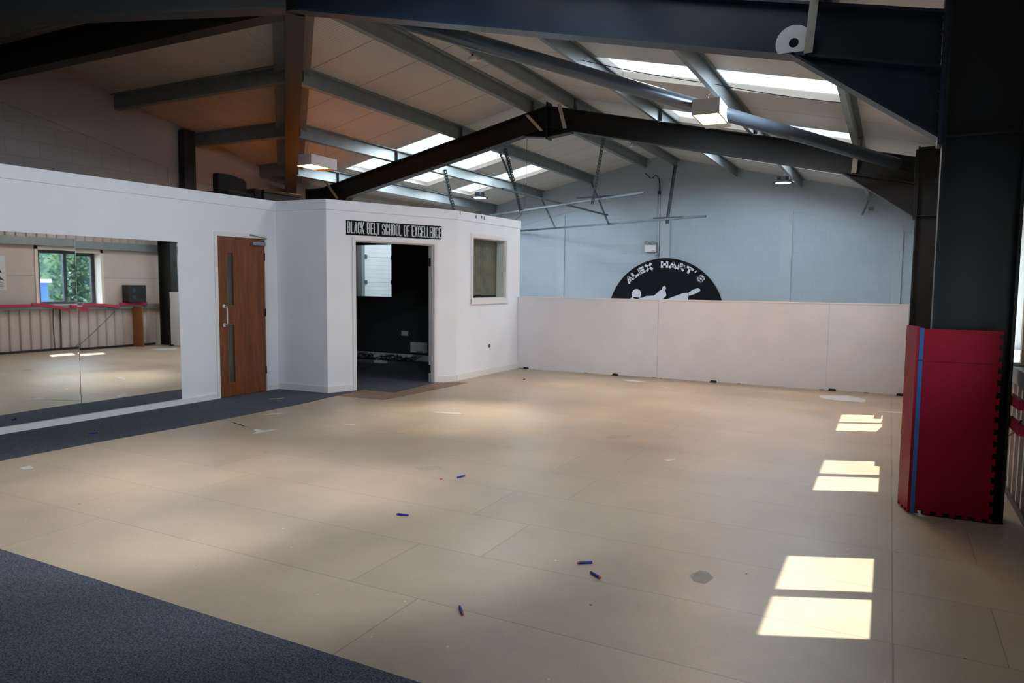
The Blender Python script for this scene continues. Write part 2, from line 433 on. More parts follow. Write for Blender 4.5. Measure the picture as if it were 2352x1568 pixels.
# rooflights: translucent sheets on top of the openings with cream upstand
k = 0
def place_words(y, side):
    return {'R': 'right', 'L': 'left'}[side]
names = {('R', 0): 'furthest behind the camera end of the right slope', }
SKLAB = {('R', 0): 'rooflight in the right slope closest to the camera, outside the view', ('R', 1): 'rooflight in the right roof slope on the near side of the navy rafter',
         ('R', 2): 'largest rooflight in view, right slope, beside the near box lamp', ('R', 3): 'rooflight in the right slope just beyond the black rafter',
         ('R', 4): 'rooflight in the right slope midway between black rafter and gable wall', ('R', 5): 'rooflight in the right slope closest to the pale blue gable wall',
         ('L', 0): 'rooflight in the left slope seen above the black rafter', ('L', 1): 'rooflight in the left slope, first one past the black rafter', ('L', 2): 'rooflight in the left slope closest to the pale blue gable wall'}
def rooflight(side, i, xr, yr):
    x0, x1 = xr; y0, y1 = yr
    e = empty('rooflight', ((x0+x1)/2, (y0+y1)/2, RZ((x0+x1)/2)+.05), 'white glowing ' + SKLAB[(side, i)], 'rooflight', 'rooflights in the roof slopes')
    t = .012
    fr = MB()
    for (a0, b0, a1, b1) in ((x0-.02, y0-.02, x1+.02, y0), (x0-.02, y1, x1+.02, y1+.02), (x0-.02, y0, x0, y1), (x1, y0, x1+.02, y1)):
        fr.prism([(a0, b0, RZ(a0)+RT), (a1, b0, RZ(a1)+RT), (a1, b1, RZ(a1)+RT), (a0, b1, RZ(a0)+RT)], (0, 0, .015))
    fr.build('kerb_frame', 'cream', e)
    # inner lining of the opening, a thin cream sheet
    ln = MB()
    ln.prism([(x0, y1-t, RZ(x0)), (x1, y1-t, RZ(x1)), (x1, y1-t, RZ(x1)+RT), (x0, y1-t, RZ(x0)+RT)], (0, t-.001, 0))
    ln.prism([(x0, y0+.001, RZ(x0)), (x1, y0+.001, RZ(x1)), (x1, y0+.001, RZ(x1)+RT), (x0, y0+.001, RZ(x0)+RT)], (0, t-.001, 0))
    ln.build('lining', 'cream', e)
    MB().prism([(x0-.02, y0-.02, RZ(x0-.02)+RT+.015), (x1+.02, y0-.02, RZ(x1+.02)+RT+.015), (x1+.02, y1+.02, RZ(x1+.02)+RT+.015), (x0-.02, y1+.02, RZ(x0-.02)+RT+.015)], (0, 0, .008)).build('translucent_sheet', 'rooflight', e)
for i, yr in enumerate(SKR): rooflight('R', i, RX, yr)
for i, yr in enumerate(SKL): rooflight('L', i, LX, yr)

# ------------------------------------------------------------------ steel: I sections in an XZ plane at y
BT, BD, FW = .02, .36, .09      # flange thickness, depth, half flange width
def zrb(x): return RZ(x)-.565   # underside of a rafter
def ibeam(mb, p, q, depth, y, up=True, hw=FW):
    # p, q: (x, z) of the bottom line
    (x0, z0), (x1, z1) = p, q
    mb.prism([(x0, y-hw, z0), (x1, y-hw, z1), (x1, y-hw, z1+BT), (x0, y-hw, z0+BT)], (0, 2*hw, 0))
    mb.prism([(x0, y-hw, z0+depth-BT), (x1, y-hw, z1+depth-BT), (x1, y-hw, z1+depth), (x0, y-hw, z0+depth)], (0, 2*hw, 0))
    mb.prism([(x0, y-.007, z0+BT), (x1, y-.007, z1+BT), (x1, y-.007, z1+depth-BT), (x0, y-.007, z0+depth-BT)], (0, .014, 0))
def haunch(mb, xa, za, xb, zb_, ztopa, ztopb, y):
    mb.prism([(xa, y-FW, za-.001), (xb, y-FW, zb_), (xb, y-FW, zb_+BT), (xa, y-FW, za+BT)], (0, 2*FW, 0))
    mb.prism([(xa, y-.006, za+BT*.5), (xb, y-.006, zb_+BT), (xb, y-.006, ztopb), (xa+.01, y-.006, ztopa)], (0, .012, 0))
def column(name, x0, x1, y, label, mat):
    e = empty(name, ((x0+x1)/2, y, 0), label, 'column')
    top = 3.37 if x0 > -5 else 3.35
    m = MB()
    m.box((x0, y-FW, 0), (x0+.018, y+FW, top)); m.box((x1-.018, y-FW, 0), (x1, y+FW, top)); m.box((x0+.018, y-.006, 0), (x1-.018, y+.006, top))
    m.build('i_section', mat, e)
    for z in (2.44, 3.33): MB().box((x0+.018, y-FW+.01, z), (x1-.018, y+FW-.01, z+.014)).build('stiffener_plate', mat, e)
    MB().box((x0-.002, y-FW-.004, 0), (x1+.002, y+FW+.004, .012)).build('base_plate', mat, e)
    return e
c0 = column('steel_column', .25, .70, 5.5, 'near navy steel column wrapped in red mats at its foot', 'navycol')
c1 = column('steel_column', .25, .70, 11.35, 'far black steel column at the right end of the white low wall', 'beam')
c2 = column('steel_column', XL+.02, XL+.42, 11.35, 'dark steel column on the left wall behind the white booth', 'beam')

def bolts(mb, pts, r=.014, dx=-.012):
    for p in pts: mb.tube([p, (p[0]+dx, p[1], p[2])], r, 6)
# near rafter (right half) and its end plate, haunch
e = empty('steel_rafter', (-2.4, 5.5, 3.4), 'big navy steel rafter crossing the top of the view', 'beam')
m = MB(); ibeam(m, (AP, zrb(AP)), (.22, zrb(.22)), BD, 5.5); m.build('i_section', 'navy', e)
m = MB(); haunch(m, -.68, zrb(-.68), .225, 2.44, zrb(-.68)+.03, zrb(.22)+.01, 5.5); m.build('haunch', 'navy', e)
m = MB(); m.box((.222, 5.41, 2.40), (.248, 5.59, 3.33)); bolts(m, [(.222, yy, z) for yy in (5.44, 5.56) for z in (2.5, 2.62, 2.74, 2.95, 3.1, 3.2)]); m.build('end_plate', 'navy', e)
MB().obox((-.595, 5.375, 3.06), (.055, 0, 0), (0, .004, 0), (.045, -.05, .5)).obox((-.595, 5.379, 3.06), (.004, 0, 0), (0, .03, 0), (.045, -.05, .5)).build('fly_brace', 'brace', e)
# horizontal ridge beam of the side wing
e = empty('steel_ridge_beam', (-8, 5.5, 4.07), 'dark level steel beam running left from the roof junction', 'beam')
m = MB(); zz = zrb(AP)
m.box((XL, 5.41, zz), (AP, 5.59, zz+BT)); m.box((XL, 5.41, zz+BD-BT), (AP, 5.59, zz+BD)); m.box((XL, 5.493, zz+BT), (AP, 5.507, zz+BD-BT)); m.build('i_section', 'beam', e)
# valley beams
def valley(sg, label):
    e = empty('valley_beam', (-7.8, YR+sg*2.5, 3.5), label, 'beam')
    a = V((AP-.06, YR+sg*.06+.0, 0)); L = (AP-XL)-.08
    n = V((1, sg*1, 0)).normalized()*.095      # sideways
    def P(s, z, off): 
        q = a+V((-s, sg*s, 0))+n*off; return (q.x, q.y, RZ0-.565-S*(s+.06)+z)
    m = MB()
    for z0, z1, w in ((0, .02, 1), (.34, .36, 1), (.02, .34, .07)):
        m.prism([P(0, z0, -w), P(L, z0, -w), P(L, z0, w), P(0, z0, w)], (0, 0, z1-z0))
    m.build('i_section', 'beam', e)
    # valley lining strip under the roof sheets
    m = MB()
    w = 2.4
    def Q(s, off):
        q = a+V((-s, sg*s, 0))+n*off
        zz = min(RZ(q.x), RZ0-S*abs(q.y-YR))
        return (q.x, q.y, zz-.012)
    for o0, o1 in ((-w, 0), (0, w)):
        pts = [Q(.02, o0), Q(L, o0), Q(L, o1), Q(.02, o1)]
        m.prism(pts, (0, 0, .006))
    m.build('valley_lining', 'galv', e)
valley(1, 'dark sloping valley beam dropping behind the booth, looks like a post')
valley(-1, 'grey valley beam at the top left corner of the view')

# far portal frame
e = empty('steel_rafter', (-5.25, 11.35, 3.2), 'black steel rafter peaking over the white booth, left and right halves', 'beam')
m = MB(); ibeam(m, (AP, zrb(AP)), (.22, zrb(.22)), BD, 11.35); ibeam(m, (XL+.42, zrb(XL+.42)), (AP, zrb(AP)), BD, 11.35); m.build('i_section', 'beam', e)
m = MB(); haunch(m, -.68, zrb(-.68), .225, 2.44, zrb(-.68)+.03, zrb(.22)+.01, 11.35); m.build('haunch', 'beam', e)
m = MB(); haunch(m, -9.55, zrb(-9.55), XL+.425, 2.42, zrb(-9.55)+.03, zrb(XL+.42)+.01, 11.35); m.build('haunch', 'beam', e)
m = MB(); m.prism([(AP-.42, 11.344, zrb(AP-.42)+.01), (AP, 11.344, zrb(AP)-.14), (AP+.42, 11.344, zrb(AP+.42)+.01), (AP, 11.344, zrb(AP)+.02)], (0, .012, 0))
m.prism([(AP-.42, 11.26, zrb(AP-.42)-.02), (AP, 11.26, zrb(AP)-.16), (AP, 11.26, zrb(AP)-.14), (AP-.42, 11.26, zrb(AP-.42))], (0, .18, 0))
m.prism([(AP+.42, 11.26, zrb(AP+.42)-.02), (AP, 11.26, zrb(AP)-.16), (AP, 11.26, zrb(AP)-.14), (AP+.42, 11.26, zrb(AP+.42))], (0, .18, 0))
m.build('apex_haunch', 'beam', e)
m = MB(); m.box((.222, 11.26, 2.40), (.248, 11.44, 3.33)); bolts(m, [(.222, yy, z) for yy in (11.29, 11.41) for z in (2.5, 2.62, 2.74, 2.95, 3.1, 3.2)]); m.build('end_plate', 'beam', e)
m = MB(); m.box((AP-.012, 11.25, zrb(AP)-.19), (AP+.012, 11.45, zrb(AP)+.42)); m.build('apex_plate', 'beam', e)
for (x0, z0, x1, z1) in ((-5.58, 4.30, -5.37, 4.05), (-4.99, 4.42, -4.94, 4.05), (-.52, 3.49, -.56, 3.06), (-10.10, 3.56, -9.82, 3.12)):
    a = V((x0, 11.10, z0)); b = V((x1, 11.24, z1))
    MB().obox(a, (.065, 0, 0), (0, .005, 0), b-a).obox(a+V((0, .005, 0)), (.005, 0, 0), (0, .03, 0), b-a).build('fly_brace', 'brace', e)

# ------------------------------------------------------------------ purlins (Z sections)
def zsec(side):
    # returns profile points (a: sideways, t: up), web tall .2
    t = .006
    return [(0, 0), (-.062, 0), (-.062, .014), (-.062+t, .014), (-.062+t, t), (0, t), (0, .2), (.062, .2), (.062, .186), (.062-t, .186), (.062-t, .2-t), (t, .2-t), (t, 0)]
def purlin(name, p0, p1, sidev, label, group, cleats=()):
    p0, p1, sv = V(p0), V(p1), V(sidev)
    d = (p1-p0)
    up = V((0, 0, 1))
    e = empty(name, (p0+p1)/2, label, 'purlin', group)
    m = MB(); prof = zsec(0)
    # split the profile in three rectangles + lips for clean convex faces
    def rect(a0, t0, a1, t1):
        def q(a, t): return p0+sv*a+up*t
        m.prism([q(a0, t0), q(a1, t0), q(a1, t1), q(a0, t1)], d)
    rect(-.003, 0, .003, .2); rect(-.062, 0, -.003, .005); rect(-.062, .005, -.057, .018); rect(.003, .195, .062, .2); rect(.057, .182, .062, .195)
    m.build('z_section', 'galv', e)
    if cleats:
        dn = d.normalized()
        for s in cleats:
            o = p0+dn*s; c = MB()
            c.obox(o+sv*.004+up*.01, dn*.07, sv*.006, up*.17); c.obox(o+sv*.004+up*.01, dn*.006, sv*.05, up*.17)
            c.build('cleat', 'galv', e)
PL = [-5.56, -6.99, -8.42, -9.85]; PR = [-4.78, -3.34, -1.90, -.49]
ordw = ['nearest the ridge', 'second down from the ridge', 'third down from the ridge', 'lowest']
for i, x in enumerate(PR):
    sv = V((1, 0, -S)).normalized(); z = RZ(x)-.2
    purlin('purlin', (x, YB, z-.002), (x, YG-.02, z-.002), sv, 'grey galvanised purlin on the right roof slope, '+ordw[i], 'purlins on the right roof slope', (11.35-YB-.035, 5.5-YB-.035))
purlin('purlin', (.74, YB, RZ(.74)-.2), (.74, YG-.02, RZ(.74)-.2), V((1, 0, -S)).normalized(), 'grey galvanised eaves purlin over the window wall', 'purlins on the right roof slope')
for i, x in enumerate(PL):
    sv = V((1, 0, S)).normalized(); z = RZ(x)-.202
    y0 = YR+(AP-x)+.12
    purlin('purlin', (x, y0, z), (x, YG-.02, z), sv, 'grey purlin, left slope right of valley beam, '+ordw[i], 'purlins on the left roof slope', (11.35-y0-.035, .03))
    y1 = YR+(AP-x)
    purlin('purlin', (XL+.02, y1, z), (x-.12, y1, z), V((0, -1, S)).normalized(), 'dark purlin left of the valley beam, '+ordw[i], 'purlins of the side wing')
    if i < 3:
        y1 = YR-(AP-x)
        purlin('purlin', (XL+.02, y1, z), (x-.12, y1, z), V((0, -1, -S)).normalized(), 'dark purlin on the near slope of the side wing, '+ordw[i], 'purlins on the near side wing slope')

# bracing tube
e = empty('bracing_tube', (-2.4, 8.3, 3.7), 'thick grey round bracing tube running diagonally under the right slope', 'brace')
MB().tube([(-4.9, 5.71, 4.205), (-3.752, 6.942, 3.948), (.0, 10.953, 3.108)], .08, 28).build('tube', 'tube', e, smooth=True)
MB().obox((-.03, 10.92, 3.04), (.2, .21, -.045), (0, 0, .14), (.012, -.012, 0)).build('end_lug', 'beam', e)
MB().obox((-5.06, 5.55, 4.16), (.2, .21, -.045), (0, 0, .14), (.012, -.012, 0)).build('end_lug', 'beam', e)

# cable under the rooflight
def sag(a, b, s, n=16):
    a, b = V(a), V(b)
    return [a.lerp(b, t/n)-V((0, 0, s*4*(t/n)*(1-t/n))) for t in range(n+1)]
thing('cable', MB().tube(sag((-3.33, 8.1, 4.10), (-1.9, 8.62, 3.79), .02)+sag((-1.9, 8.62, 3.79), (-.5, 8.80, 3.47), .02)[1:], .0045, 6), 'black', 'thin black cable strung under the largest rooflight', 'cable')
thing('cable', MB().tube([(-5.72, 11.47, 4.02), (-5.725, 11.47, 3.6), (-5.73, 11.47, 3.15), (-5.74, 11.45, 2.85), (-5.78, 11.38, 2.66), (-5.85, 11.3, 2.575)], .004, 6), 'black', 'thin black cable dropping from the black rafter to the booth top', 'cable')

# ------------------------------------------------------------------ walls
# gable wall (far)
def gable_pts(y, off=0., ztop=None):
    return [(XL-.3, y, 0), (XR+.4, y, 0), (XR+.4, y, RZ(XR+.4)+.02-off), (AP, y, RZ0+.02-off), (XL-.3, y, RZ(XL-.3)+.02-off)]
gw = struct('wall_far', MB().prism(gable_pts(YG), (0, .2, 0)), 'block')
m = MB()
def band(x0, x1):
    m.prism([(x0, YG-.014, RZ(x0)-.76), (x1, YG-.014, RZ(x1)-.76), (x1, YG-.014, RZ(x1)), (x0, YG-.014, RZ(x0))], (0, .0135, 0))
band(XL, AP); band(AP, XR)
for a, b_ in ((-5.17, -4.92), (-2.31, -2.06), (-7.98, -7.76), (.02, .2)):
    m.box((a, YG-.03, 0), (b_, YG, RZ(a)-.78))
m.build('pilasters_and_upper_band', 'blockband', gw)
# left wall with gable over the wing
m = MB()
m.prism([(XL, YB-.3, 0), (XL, YG+.3, 0), (XL, YG+.3, RZ(XL)+.02), (XL, YR+(AP-XL), RZ(XL)+.02), (XL, YR, RZ0+.02), (XL, YR-(AP-XL), RZ(XL)+.02), (XL, YB-.3, RZ(XL)+.02)], (-.2, 0, 0))
wl = struct('wall_left', m, 'blockL')
m = MB()
zz = lambda y: RZ0-S*abs(y-YR)
m.prism([(XL+.013, 8.1, zz(8.1)-.76), (XL+.013, YR, RZ0-.80), (XL+.013, YR, RZ0), (XL+.013, 8.1, zz(8.1))], (-.0125, 0, 0))
m.prism([(XL+.013, 8.1, 2.6), (XL+.013, 8.25, 2.6), (XL+.013, 8.25, zz(8.25)), (XL+.013, 8.1, zz(8.1))], (-.0125, 0, 0))
m.prism([(XL+.013, 8.5, zz(8.5)-.76), (XL+.013, 10.6, zz(10.6)-.6), (XL+.013, 10.6, zz(10.6)), (XL+.013, 8.5, zz(8.5))], (-.0125, 0, 0))
m.build('upper_render_band', 'greyband', wl)
struct('wall_near', MB().prism(gable_pts(YB), (0, -.2, 0)), 'white')
thing('stanchion', box((XL+.014, 8.30, 2.56), (XL+.16, 8.52, 3.97)), 'beam', 'black steel stanchion on the dim left wall above the loft', 'post')

# right wall with windows
WIN = [(8.775, 9.865), (6.30, 7.36), (3.81, 4.86), (1.33, 2.40)]
ops = sorted([(a-.17, b_+.09) for a, b_ in WIN])
m = MB(); ztop = RZ(1.2)
Z0, Z1 = .95, 2.14
m.box((XR, YB, -.0), (1.2, YG, Z0)); 
m.prism([(XR, YB, Z1), (1.2, YB, Z1), (1.2, YB, ztop+.01), (XR, YB, RZ(XR)+.01)], (0, YG-YB, 0))
yy = YB
for a, b_ in ops:
    m.box((XR, yy, Z0), (1.2, a, Z1)); yy = b_
m.box((XR, yy, Z0), (1.2, YG, Z1))
wr = struct('wall_right', m, 'flatpan')
# ribbed sheets: lower and upper bands
def ribs(z0, z1, y0, y1):
    m = MB(); y = y0
    while y < y1:
        m.prism([(XR, y, z0), (XR, y+.085, z0), (XR-.032, y+.065, z0), (XR-.032, y+.02, z0)], (0, 0, z1-z0)); y += .2
    return m
ribs(.0, .93, YB, YG).build('ribbed_cladding', 'ribclad', wr)
ribs(2.36, 3.2, YB, YG).build('ribbed_cladding', 'ribclad', wr)
m = MB(); m.box((XR-.11, YB, .915), (XR-.002, YG, .95)); m.box((XR-.11, YB, .95), (XR-.105, YG, .98)); m.box((XR-.11, YB, .88), (XR-.105, YG, .915))
m.build('sheeting_rail', 'galv', wr)
m = MB(); m.box((XR-.11, YB, 2.20), (XR-.002, YG, 2.206)); m.box((XR-.11, YB, 2.206), (XR-.104, YG, 2.36)); m.box((XR-.11, YB, 2.36), (XR-.002, YG, 2.366))
m.build('sheeting_rail', 'galv', wr)
m = MB()
for a, b_ in zip([YB]+[o[1] for o in ops], [o[0] for o in ops]+[YG]): m.box((XR-.003, a, 1.575), (XR, b_, 1.58))
m.build('board_joint', 'lining', wr)
m = MB(); m.box((XR-.04, YB, 0), (XR-.033, 11.2, .05)); m.build('floor_angle', 'black', wr)
for i, (a, b_) in enumerate(WIN):
    oa, ob = a-.17, b_+.09
    w = MB(); f = .07; x = 1.10
    w.box((x-.03, oa, Z0), (x+.03, a, Z1)); w.box((x-.03, b_, Z0), (x+.03, ob, Z1))
    w.box((x-.03, a, Z0), (x+.03, b_, Z0+.08)); w.box((x-.03, a, 2.05), (x+.03, b_, Z1))
    mid = a+(b_-a)*.47
    w.box((x-.04, mid-.035, Z0), (x+.03, mid+.035, Z1))
    win = struct('window_%d' % (i+1), w, 'winframe')
    MB().box((x-.004, a, Z0+.08), (x+.004, mid-.035, 2.05)).build('pane', 'glass', win)
    MB().box((x-.004, mid+.035, Z0+.08), (x+.004, b_, 2.05)).build('pane', 'glass', win)
    MB().tube([(x-.06, mid+.01, 1.12), (x-.06, mid+.01, 1.24)], .012, 8).build('handle', 'black', win)
    r = MB(); r.box((XR-.02, oa-.05, Z0+.02), (1.06, oa+.012, Z1+.05)); r.box((XR-.02, ob-.012, Z0+.02), (1.06, ob+.05, Z1+.05)); r.box((XR-.02, oa-.05, Z1-.02), (1.06, ob+.05, Z1+.05)); r.build('reveal_lining', 'cream', win)
    MB().box((XR-.12, oa-.05, Z0+.001), (1.07, ob+.05, Z0+.021)).build('window_sill', 'trim', win)

# low pads on the rail
def pad(pts, label):
    m = MB(); P = [V(p) for p in pts]
    for p, q in zip(P, P[1:]): m.prism([p, p+V((-.03, 0, 0)), p+V((-.03, 0, .06)), p+V((0, 0, .06))], q-p)
    thing('foam_pad', m, 'pad', label, 'pad', 'red foam pads along the window rail')
xp = XR-.115
pad([(xp, 7.0, .93), (xp, 8.38, .93)], 'red foam pad lying level on the rail left of the window in the mirror')
pad([(xp, 8.40, .95), (xp, 8.65, .94), (xp, 8.9, .885), (xp, 9.15, .815)], 'red foam pad sagging below the window sill in the mirror')
pad([(xp, 9.18, .90), (xp, 9.55, .845)], 'short loose red foam pad hanging under the mullion in the mirror')
pad([(xp-.031, 9.42, .955), (xp-.031, 9.9, .945), (xp-.031, 10.25, .90)], 'red foam pad drooping right of the window in the mirror')
pad([(xp, 10.28, .955), (xp, 10.95, .955)], 'short red foam pad under the black speaker in the mirror')
pad([(xp, 6.08, .75), (xp, 5.6, .755), (xp, 5.15, .77)], 'red foam pad hanging at the right edge behind the near column')
pad([(xp, 5.56, .615), (xp, 5.1, .625)], 'lower red foam pad at the right edge of the view')
# speaker, brown panel, poster, trunking cables
e = empty('speaker', (.7, 10.6, 1.015), 'black loudspeaker box on the rail beside the far column, seen in the mirror', 'speaker')
MB().box((.60, 10.42, 1.02), (.84, 10.86, 1.42)).build('cabinet', 'black', e, bevel=.01)
for z in (1.14, 1.30): MB().tube([(.60, 10.55, z), (.592, 10.55, z)], [.05, .05], 20).build('driver', 'winframe', e)
thing('wood_panel', box((.44, 10.62, 0), (.80, 10.65, .93)), 'brown', 'brown board standing beside the far column, seen in the mirror', 'board')
thing('cable', MB().tube([(XR-.05, 9.0, .93), (XR-.05, 9.01, .5), (XR-.05, 9.0, .02)], .012, 6), 'black', 'black cable running straight down the wall under the window mullion', 'cable')
thing('cable', MB().tube([(XR-.05, 8.86, .93), (XR-.05, 8.85, .5), (XR-.05, 8.87, .02)], .008, 6), 'black', 'thinner black cable left of the other under the window', 'cable')
thing('cable', MB().tube(sag((XR-.05, 10.2, .82), (XR-.05, 9.25, .02), .02), .005, 6), 'black', 'thin grey wire slanting down the ribbed wall in the mirror', 'cable')
thing('cable', MB().tube(sag((XR-.12, 5.2, .70), (XR-.05, 6.3, .42), .03), .006, 6), 'black', 'slack wire hanging behind the near column', 'cable')
# ---- glyph strokes for lettering
def oct_(x0, y0, x1, y1, c):
    return [(x0+c, y0), (x1-c, y0), (x1, y0+c), (x1, y1-c), (x1-c, y1), (x0+c, y1), (x0, y1-c), (x0, y0+c), (x0+c, y0)]
def glyph(ch, w, h, t):
    a, b_, c, d = t/2, w-t/2, t/2, h-t/2; m = h/2; r = min(t*.75, w*.25)
    G = {
     'A': [[(t*.45, 0), (w/2, d), (w-t*.45, 0)], [(w*.28, h*.28), (w*.72, h*.28)]],
     'B': [[(a, c), (a, d), (b_-r, d), (b_, d-r), (b_, m+r*.6), (b_-r*.6, m), (a, m)], [(b_-r*.6, m), (b_, m-r*.6), (b_, c+r), (b_-r, c), (a, c)]],
     'C': [[(b_, h*.64), (b_, d-r), (b_-r, d), (a+r, d), (a, d-r), (a, c+r), (a+r, c), (b_-r, c), (b_, c+r), (b_, h*.36)]],
     'E': [[(b_+t/2, d), (a, d), (a, c), (b_+t/2, c)], [(a, m), (b_+t*.2, m)]],
     'F': [[(b_+t/2, d), (a, d), (a, 0)], [(a, m), (b_+t*.2, m)]],
     'H': [[(a, 0), (a, h)], [(b_, 0), (b_, h)], [(a, m), (b_, m)]],
     'I': [[(w/2, 0), (w/2, h)]],
     'K': [[(a, 0), (a, h)], [(a, m*.9), (b_, h)], [(a+t*.3, m*1.05), (b_, 0)]],
     'L': [[(a, h), (a, c), (b_+t/2, c)]],
     'M': [[(a, 0), (a, h)], [(b_, 0), (b_, h)], [(a, h), (w/2, h*.3), (b_, h)]],
     'N': [[(a, 0), (a, h)], [(b_, 0), (b_, h)], [(a, h*.95), (b_, h*.05)]],
     'O': [oct_(a, c, b_, d, r)],
     'R': [[(a, 0), (a, d), (b_-r, d), (b_, d-r), (b_, m+r*.6), (b_-r*.6, m), (a, m)], [(w*.5, m), (b_, 0)]],
     'S': [[(b_, h*.70), (b_, d-r), (b_-r, d), (a+r, d), (a, d-r), (a, m+r), (a+r, m+t*.1), (b_-r, m-t*.1), (b_, m-r), (b_, c+r), (b_-r, c), (a+r, c), (a, c+r), (a, h*.30)]],
     'T': [[(0, d), (w, d)], [(w/2, 0), (w/2, d)]],
     'X': [[(t*.4, 0), (w-t*.4, h)], [(t*.4, h), (w-t*.4, 0)]],
     "'": [[(w/2, h*.66), (w/2, h)]],
     '.': [[(w/2, 0), (w/2, t)]],
    }
    return G.get(ch, [])
def letter(mb, ch, o, U, Vv, Nn, w, h, t, dep):
    o, U, Vv, Nn = V(o), V(U), V(Vv), V(Nn)
    for pl in glyph(ch, w, h, t):
        closed = len(pl) > 2 and pl[0] == pl[-1]
        for i in range(len(pl)-1):
            p = V(pl[i]+(0,)); q = V(pl[i+1]+(0,)); dd = q-p
            if dd.length < 1e-6: continue
            dn = dd.normalized(); nn = V((-dn.y, dn.x, 0))*t/2
            e0 = t*.28 if (i > 0 or closed) else 0; e1 = t*.28 if (i < len(pl)-2 or closed) else 0
            p2 = p-dn*e0; q2 = q+dn*e1
            k = [p2-nn, q2-nn, q2+nn, p2+nn]
            mb.prism([o+U*r.x+Vv*r.y for r in k], Nn*dep)
def textline(mb, s, o, U, Vv, Nn, W, h, t, dep, gap=.12, space=.45):
    tot = 0; un = {'I': .45, 'M': 1.2, "'": .4, '.': .4, ' ': space, 'L': .85, 'E': .9, 'F': .88, 'T': .95}
    for c in s: tot += un.get(c, 1)+gap
    k = W/(tot-gap); x = 0; U = V(U); o = V(o)
    for c in s:
        w = un.get(c, 1)*k
        if c != ' ': letter(mb, c, o+U*x, U, Vv, Nn, w, h, t, dep)
        x += w+gap*k
# poster beside the window (only seen in the mirror)
e = empty('poster', (XR-.01, 7.7, 1.27), 'white poster with a dark kicking figure on the window wall, seen in the mirror', 'poster')
MB().box((XR-.008, 7.25, 1.28), (XR-.003, 8.0, 1.96)).build('sheet', 'plastic', e)
m = MB()
textline(m, 'A.I.', (XR-.0085, 7.96, 1.47), (0, -1, 0), (0, 0, 1), (-1, 0, 0), .42, .08, .02, .001)
P = [(7.78, 1.88), (7.83, 1.86), (7.86, 1.80), (7.83, 1.73), (7.90, 1.68), (7.93, 1.62), (7.86, 1.63), (7.74, 1.68), (7.70, 1.62), (7.62, 1.60), (7.66, 1.70), (7.74, 1.76), (7.79, 1.80), (7.75, 1.84)]
m.prism([(XR-.0085, a, b_) for a, b_ in P], (-.001, 0, 0))
for z in (1.42, 1.375, 1.345, 1.315): m.box((XR-.0095, 7.5 if z > 1.4 else 7.4, z), (XR-.0085, 7.95, z+.008))
m.build('print', 'signblack', e)

# ------------------------------------------------------------------ mirror wall with the wooden door
a0 = V((-7.535, YB, 0)); a1 = V((-7.41, 7.28, 0)); dw = (a1-a0).normalized(); nw = V((dw.y, -dw.x, 0))
def W(y, z=0., off=0.):        # point on the mirror wall face at world y
    s = (y-a0.y)/dw.y; p = a0+dw*s+nw*off; return V((p.x, p.y, z))
def wbox(mb, y0, y1, z0, z1, o0, o1):
    p = W(y0, z0, o0); q = W(y1, z0, o0)
    return mb.obox(p, q-p, nw*(o1-o0), (0, 0, z1-z0))
LOFT = 2.555
m = MB(); wbox(m, YB, 6.262, 0, 2.44, -.1, 0); wbox(m, 7.108, 7.28, 0, 2.44, -.1, 0); wbox(m, 6.262, 7.108, 2.09, 2.44, -.1, 0)
wm = struct('wall_mirror_side', m, 'white')
m = MB(); wbox(m, YB, 7.28+.01, 2.425, LOFT, -.1, .012); m.build('fascia_band', 'white', wm)
m = MB(); wbox(m, YB, 6.255, 0, .07, 0, .014); wbox(m, 7.12, 7.27, 0, .07, 0, .014); m.build('skirting', 'trim', wm)
# door in the mirror wall
m = MB(); wbox(m, 6.262, 6.305, 0, 2.09, -.1, .012); wbox(m, 7.065, 7.108, 0, 2.09, -.1, .012); wbox(m, 6.305, 7.065, 2.035, 2.09, -.1, .012)
wbox(m, 6.305, 6.318, 0, 2.035, -.1, -.045); wbox(m, 7.052, 7.065, 0, 2.035, -.1, -.045)
dr = struct('door_1', m, 'trim')
L0, L1 = 6.309, 7.061; g0, g1 = 6.435, 6.560; o0, o1 = -.04, .0
m = MB(); wbox(m, L0, g0, .01, 2.03, o0, o1); wbox(m, g1, L1, .01, 2.03, o0, o1)
wbox(m, g0, g1, .01, .17, o0, o1); wbox(m, g0, g1, .935, 1.16, o0, o1); wbox(m, g0, g1, 1.845, 2.03, o0, o1)
leaf = m.build('door_leaf', 'wood', dr)
for z0, z1 in ((.17, .935), (1.16, 1.845)):
    m = MB(); wbox(m, g0, g1, z0, z1, -.024, -.018); m.build('vision_panel', 'dglass', leaf)
    m = MB()
    for (b0, b1, c0_, c1_) in ((g0, g0+.012, z0, z1), (g1-.012, g1, z0, z1), (g0, g1, z0, z0+.012), (g0, g1, z1-.012, z1)): wbox(m, b0, b1, c0_, c1_, -.018, .004)
    m.build('glazing_bead', 'woodlip', leaf)
hm = MB(); hy = 6.388
hp = [W(hy, .925, .0), W(hy, .925, .055), W(hy, .945, .062), W(hy, 1.14, .062), W(hy, 1.16, .055), W(hy, 1.16, 0)]
hm.tube(hp, .0095, 10)
for z in (.925, 1.16): hm.tube([W(hy, z, .0), W(hy, z, .008)], .026, 16)
hm.build('pull_handle', 'chrome', leaf, smooth=False)
for z in (1.80, 1.06, .29):
    m = MB(); m.tube([W(7.063, z-.05, .006), W(7.063, z+.05, .006)], .008, 8); wbox(m, 7.052, 7.076, z-.05, z+.05, .0005, .003); m.build('hinge', 'black', leaf)
m = MB(); wbox(m, 6.84, 7.05, 1.945, 1.99, .002, .05); cl = m.build('closer_body', 'closer', leaf, bevel=.006)
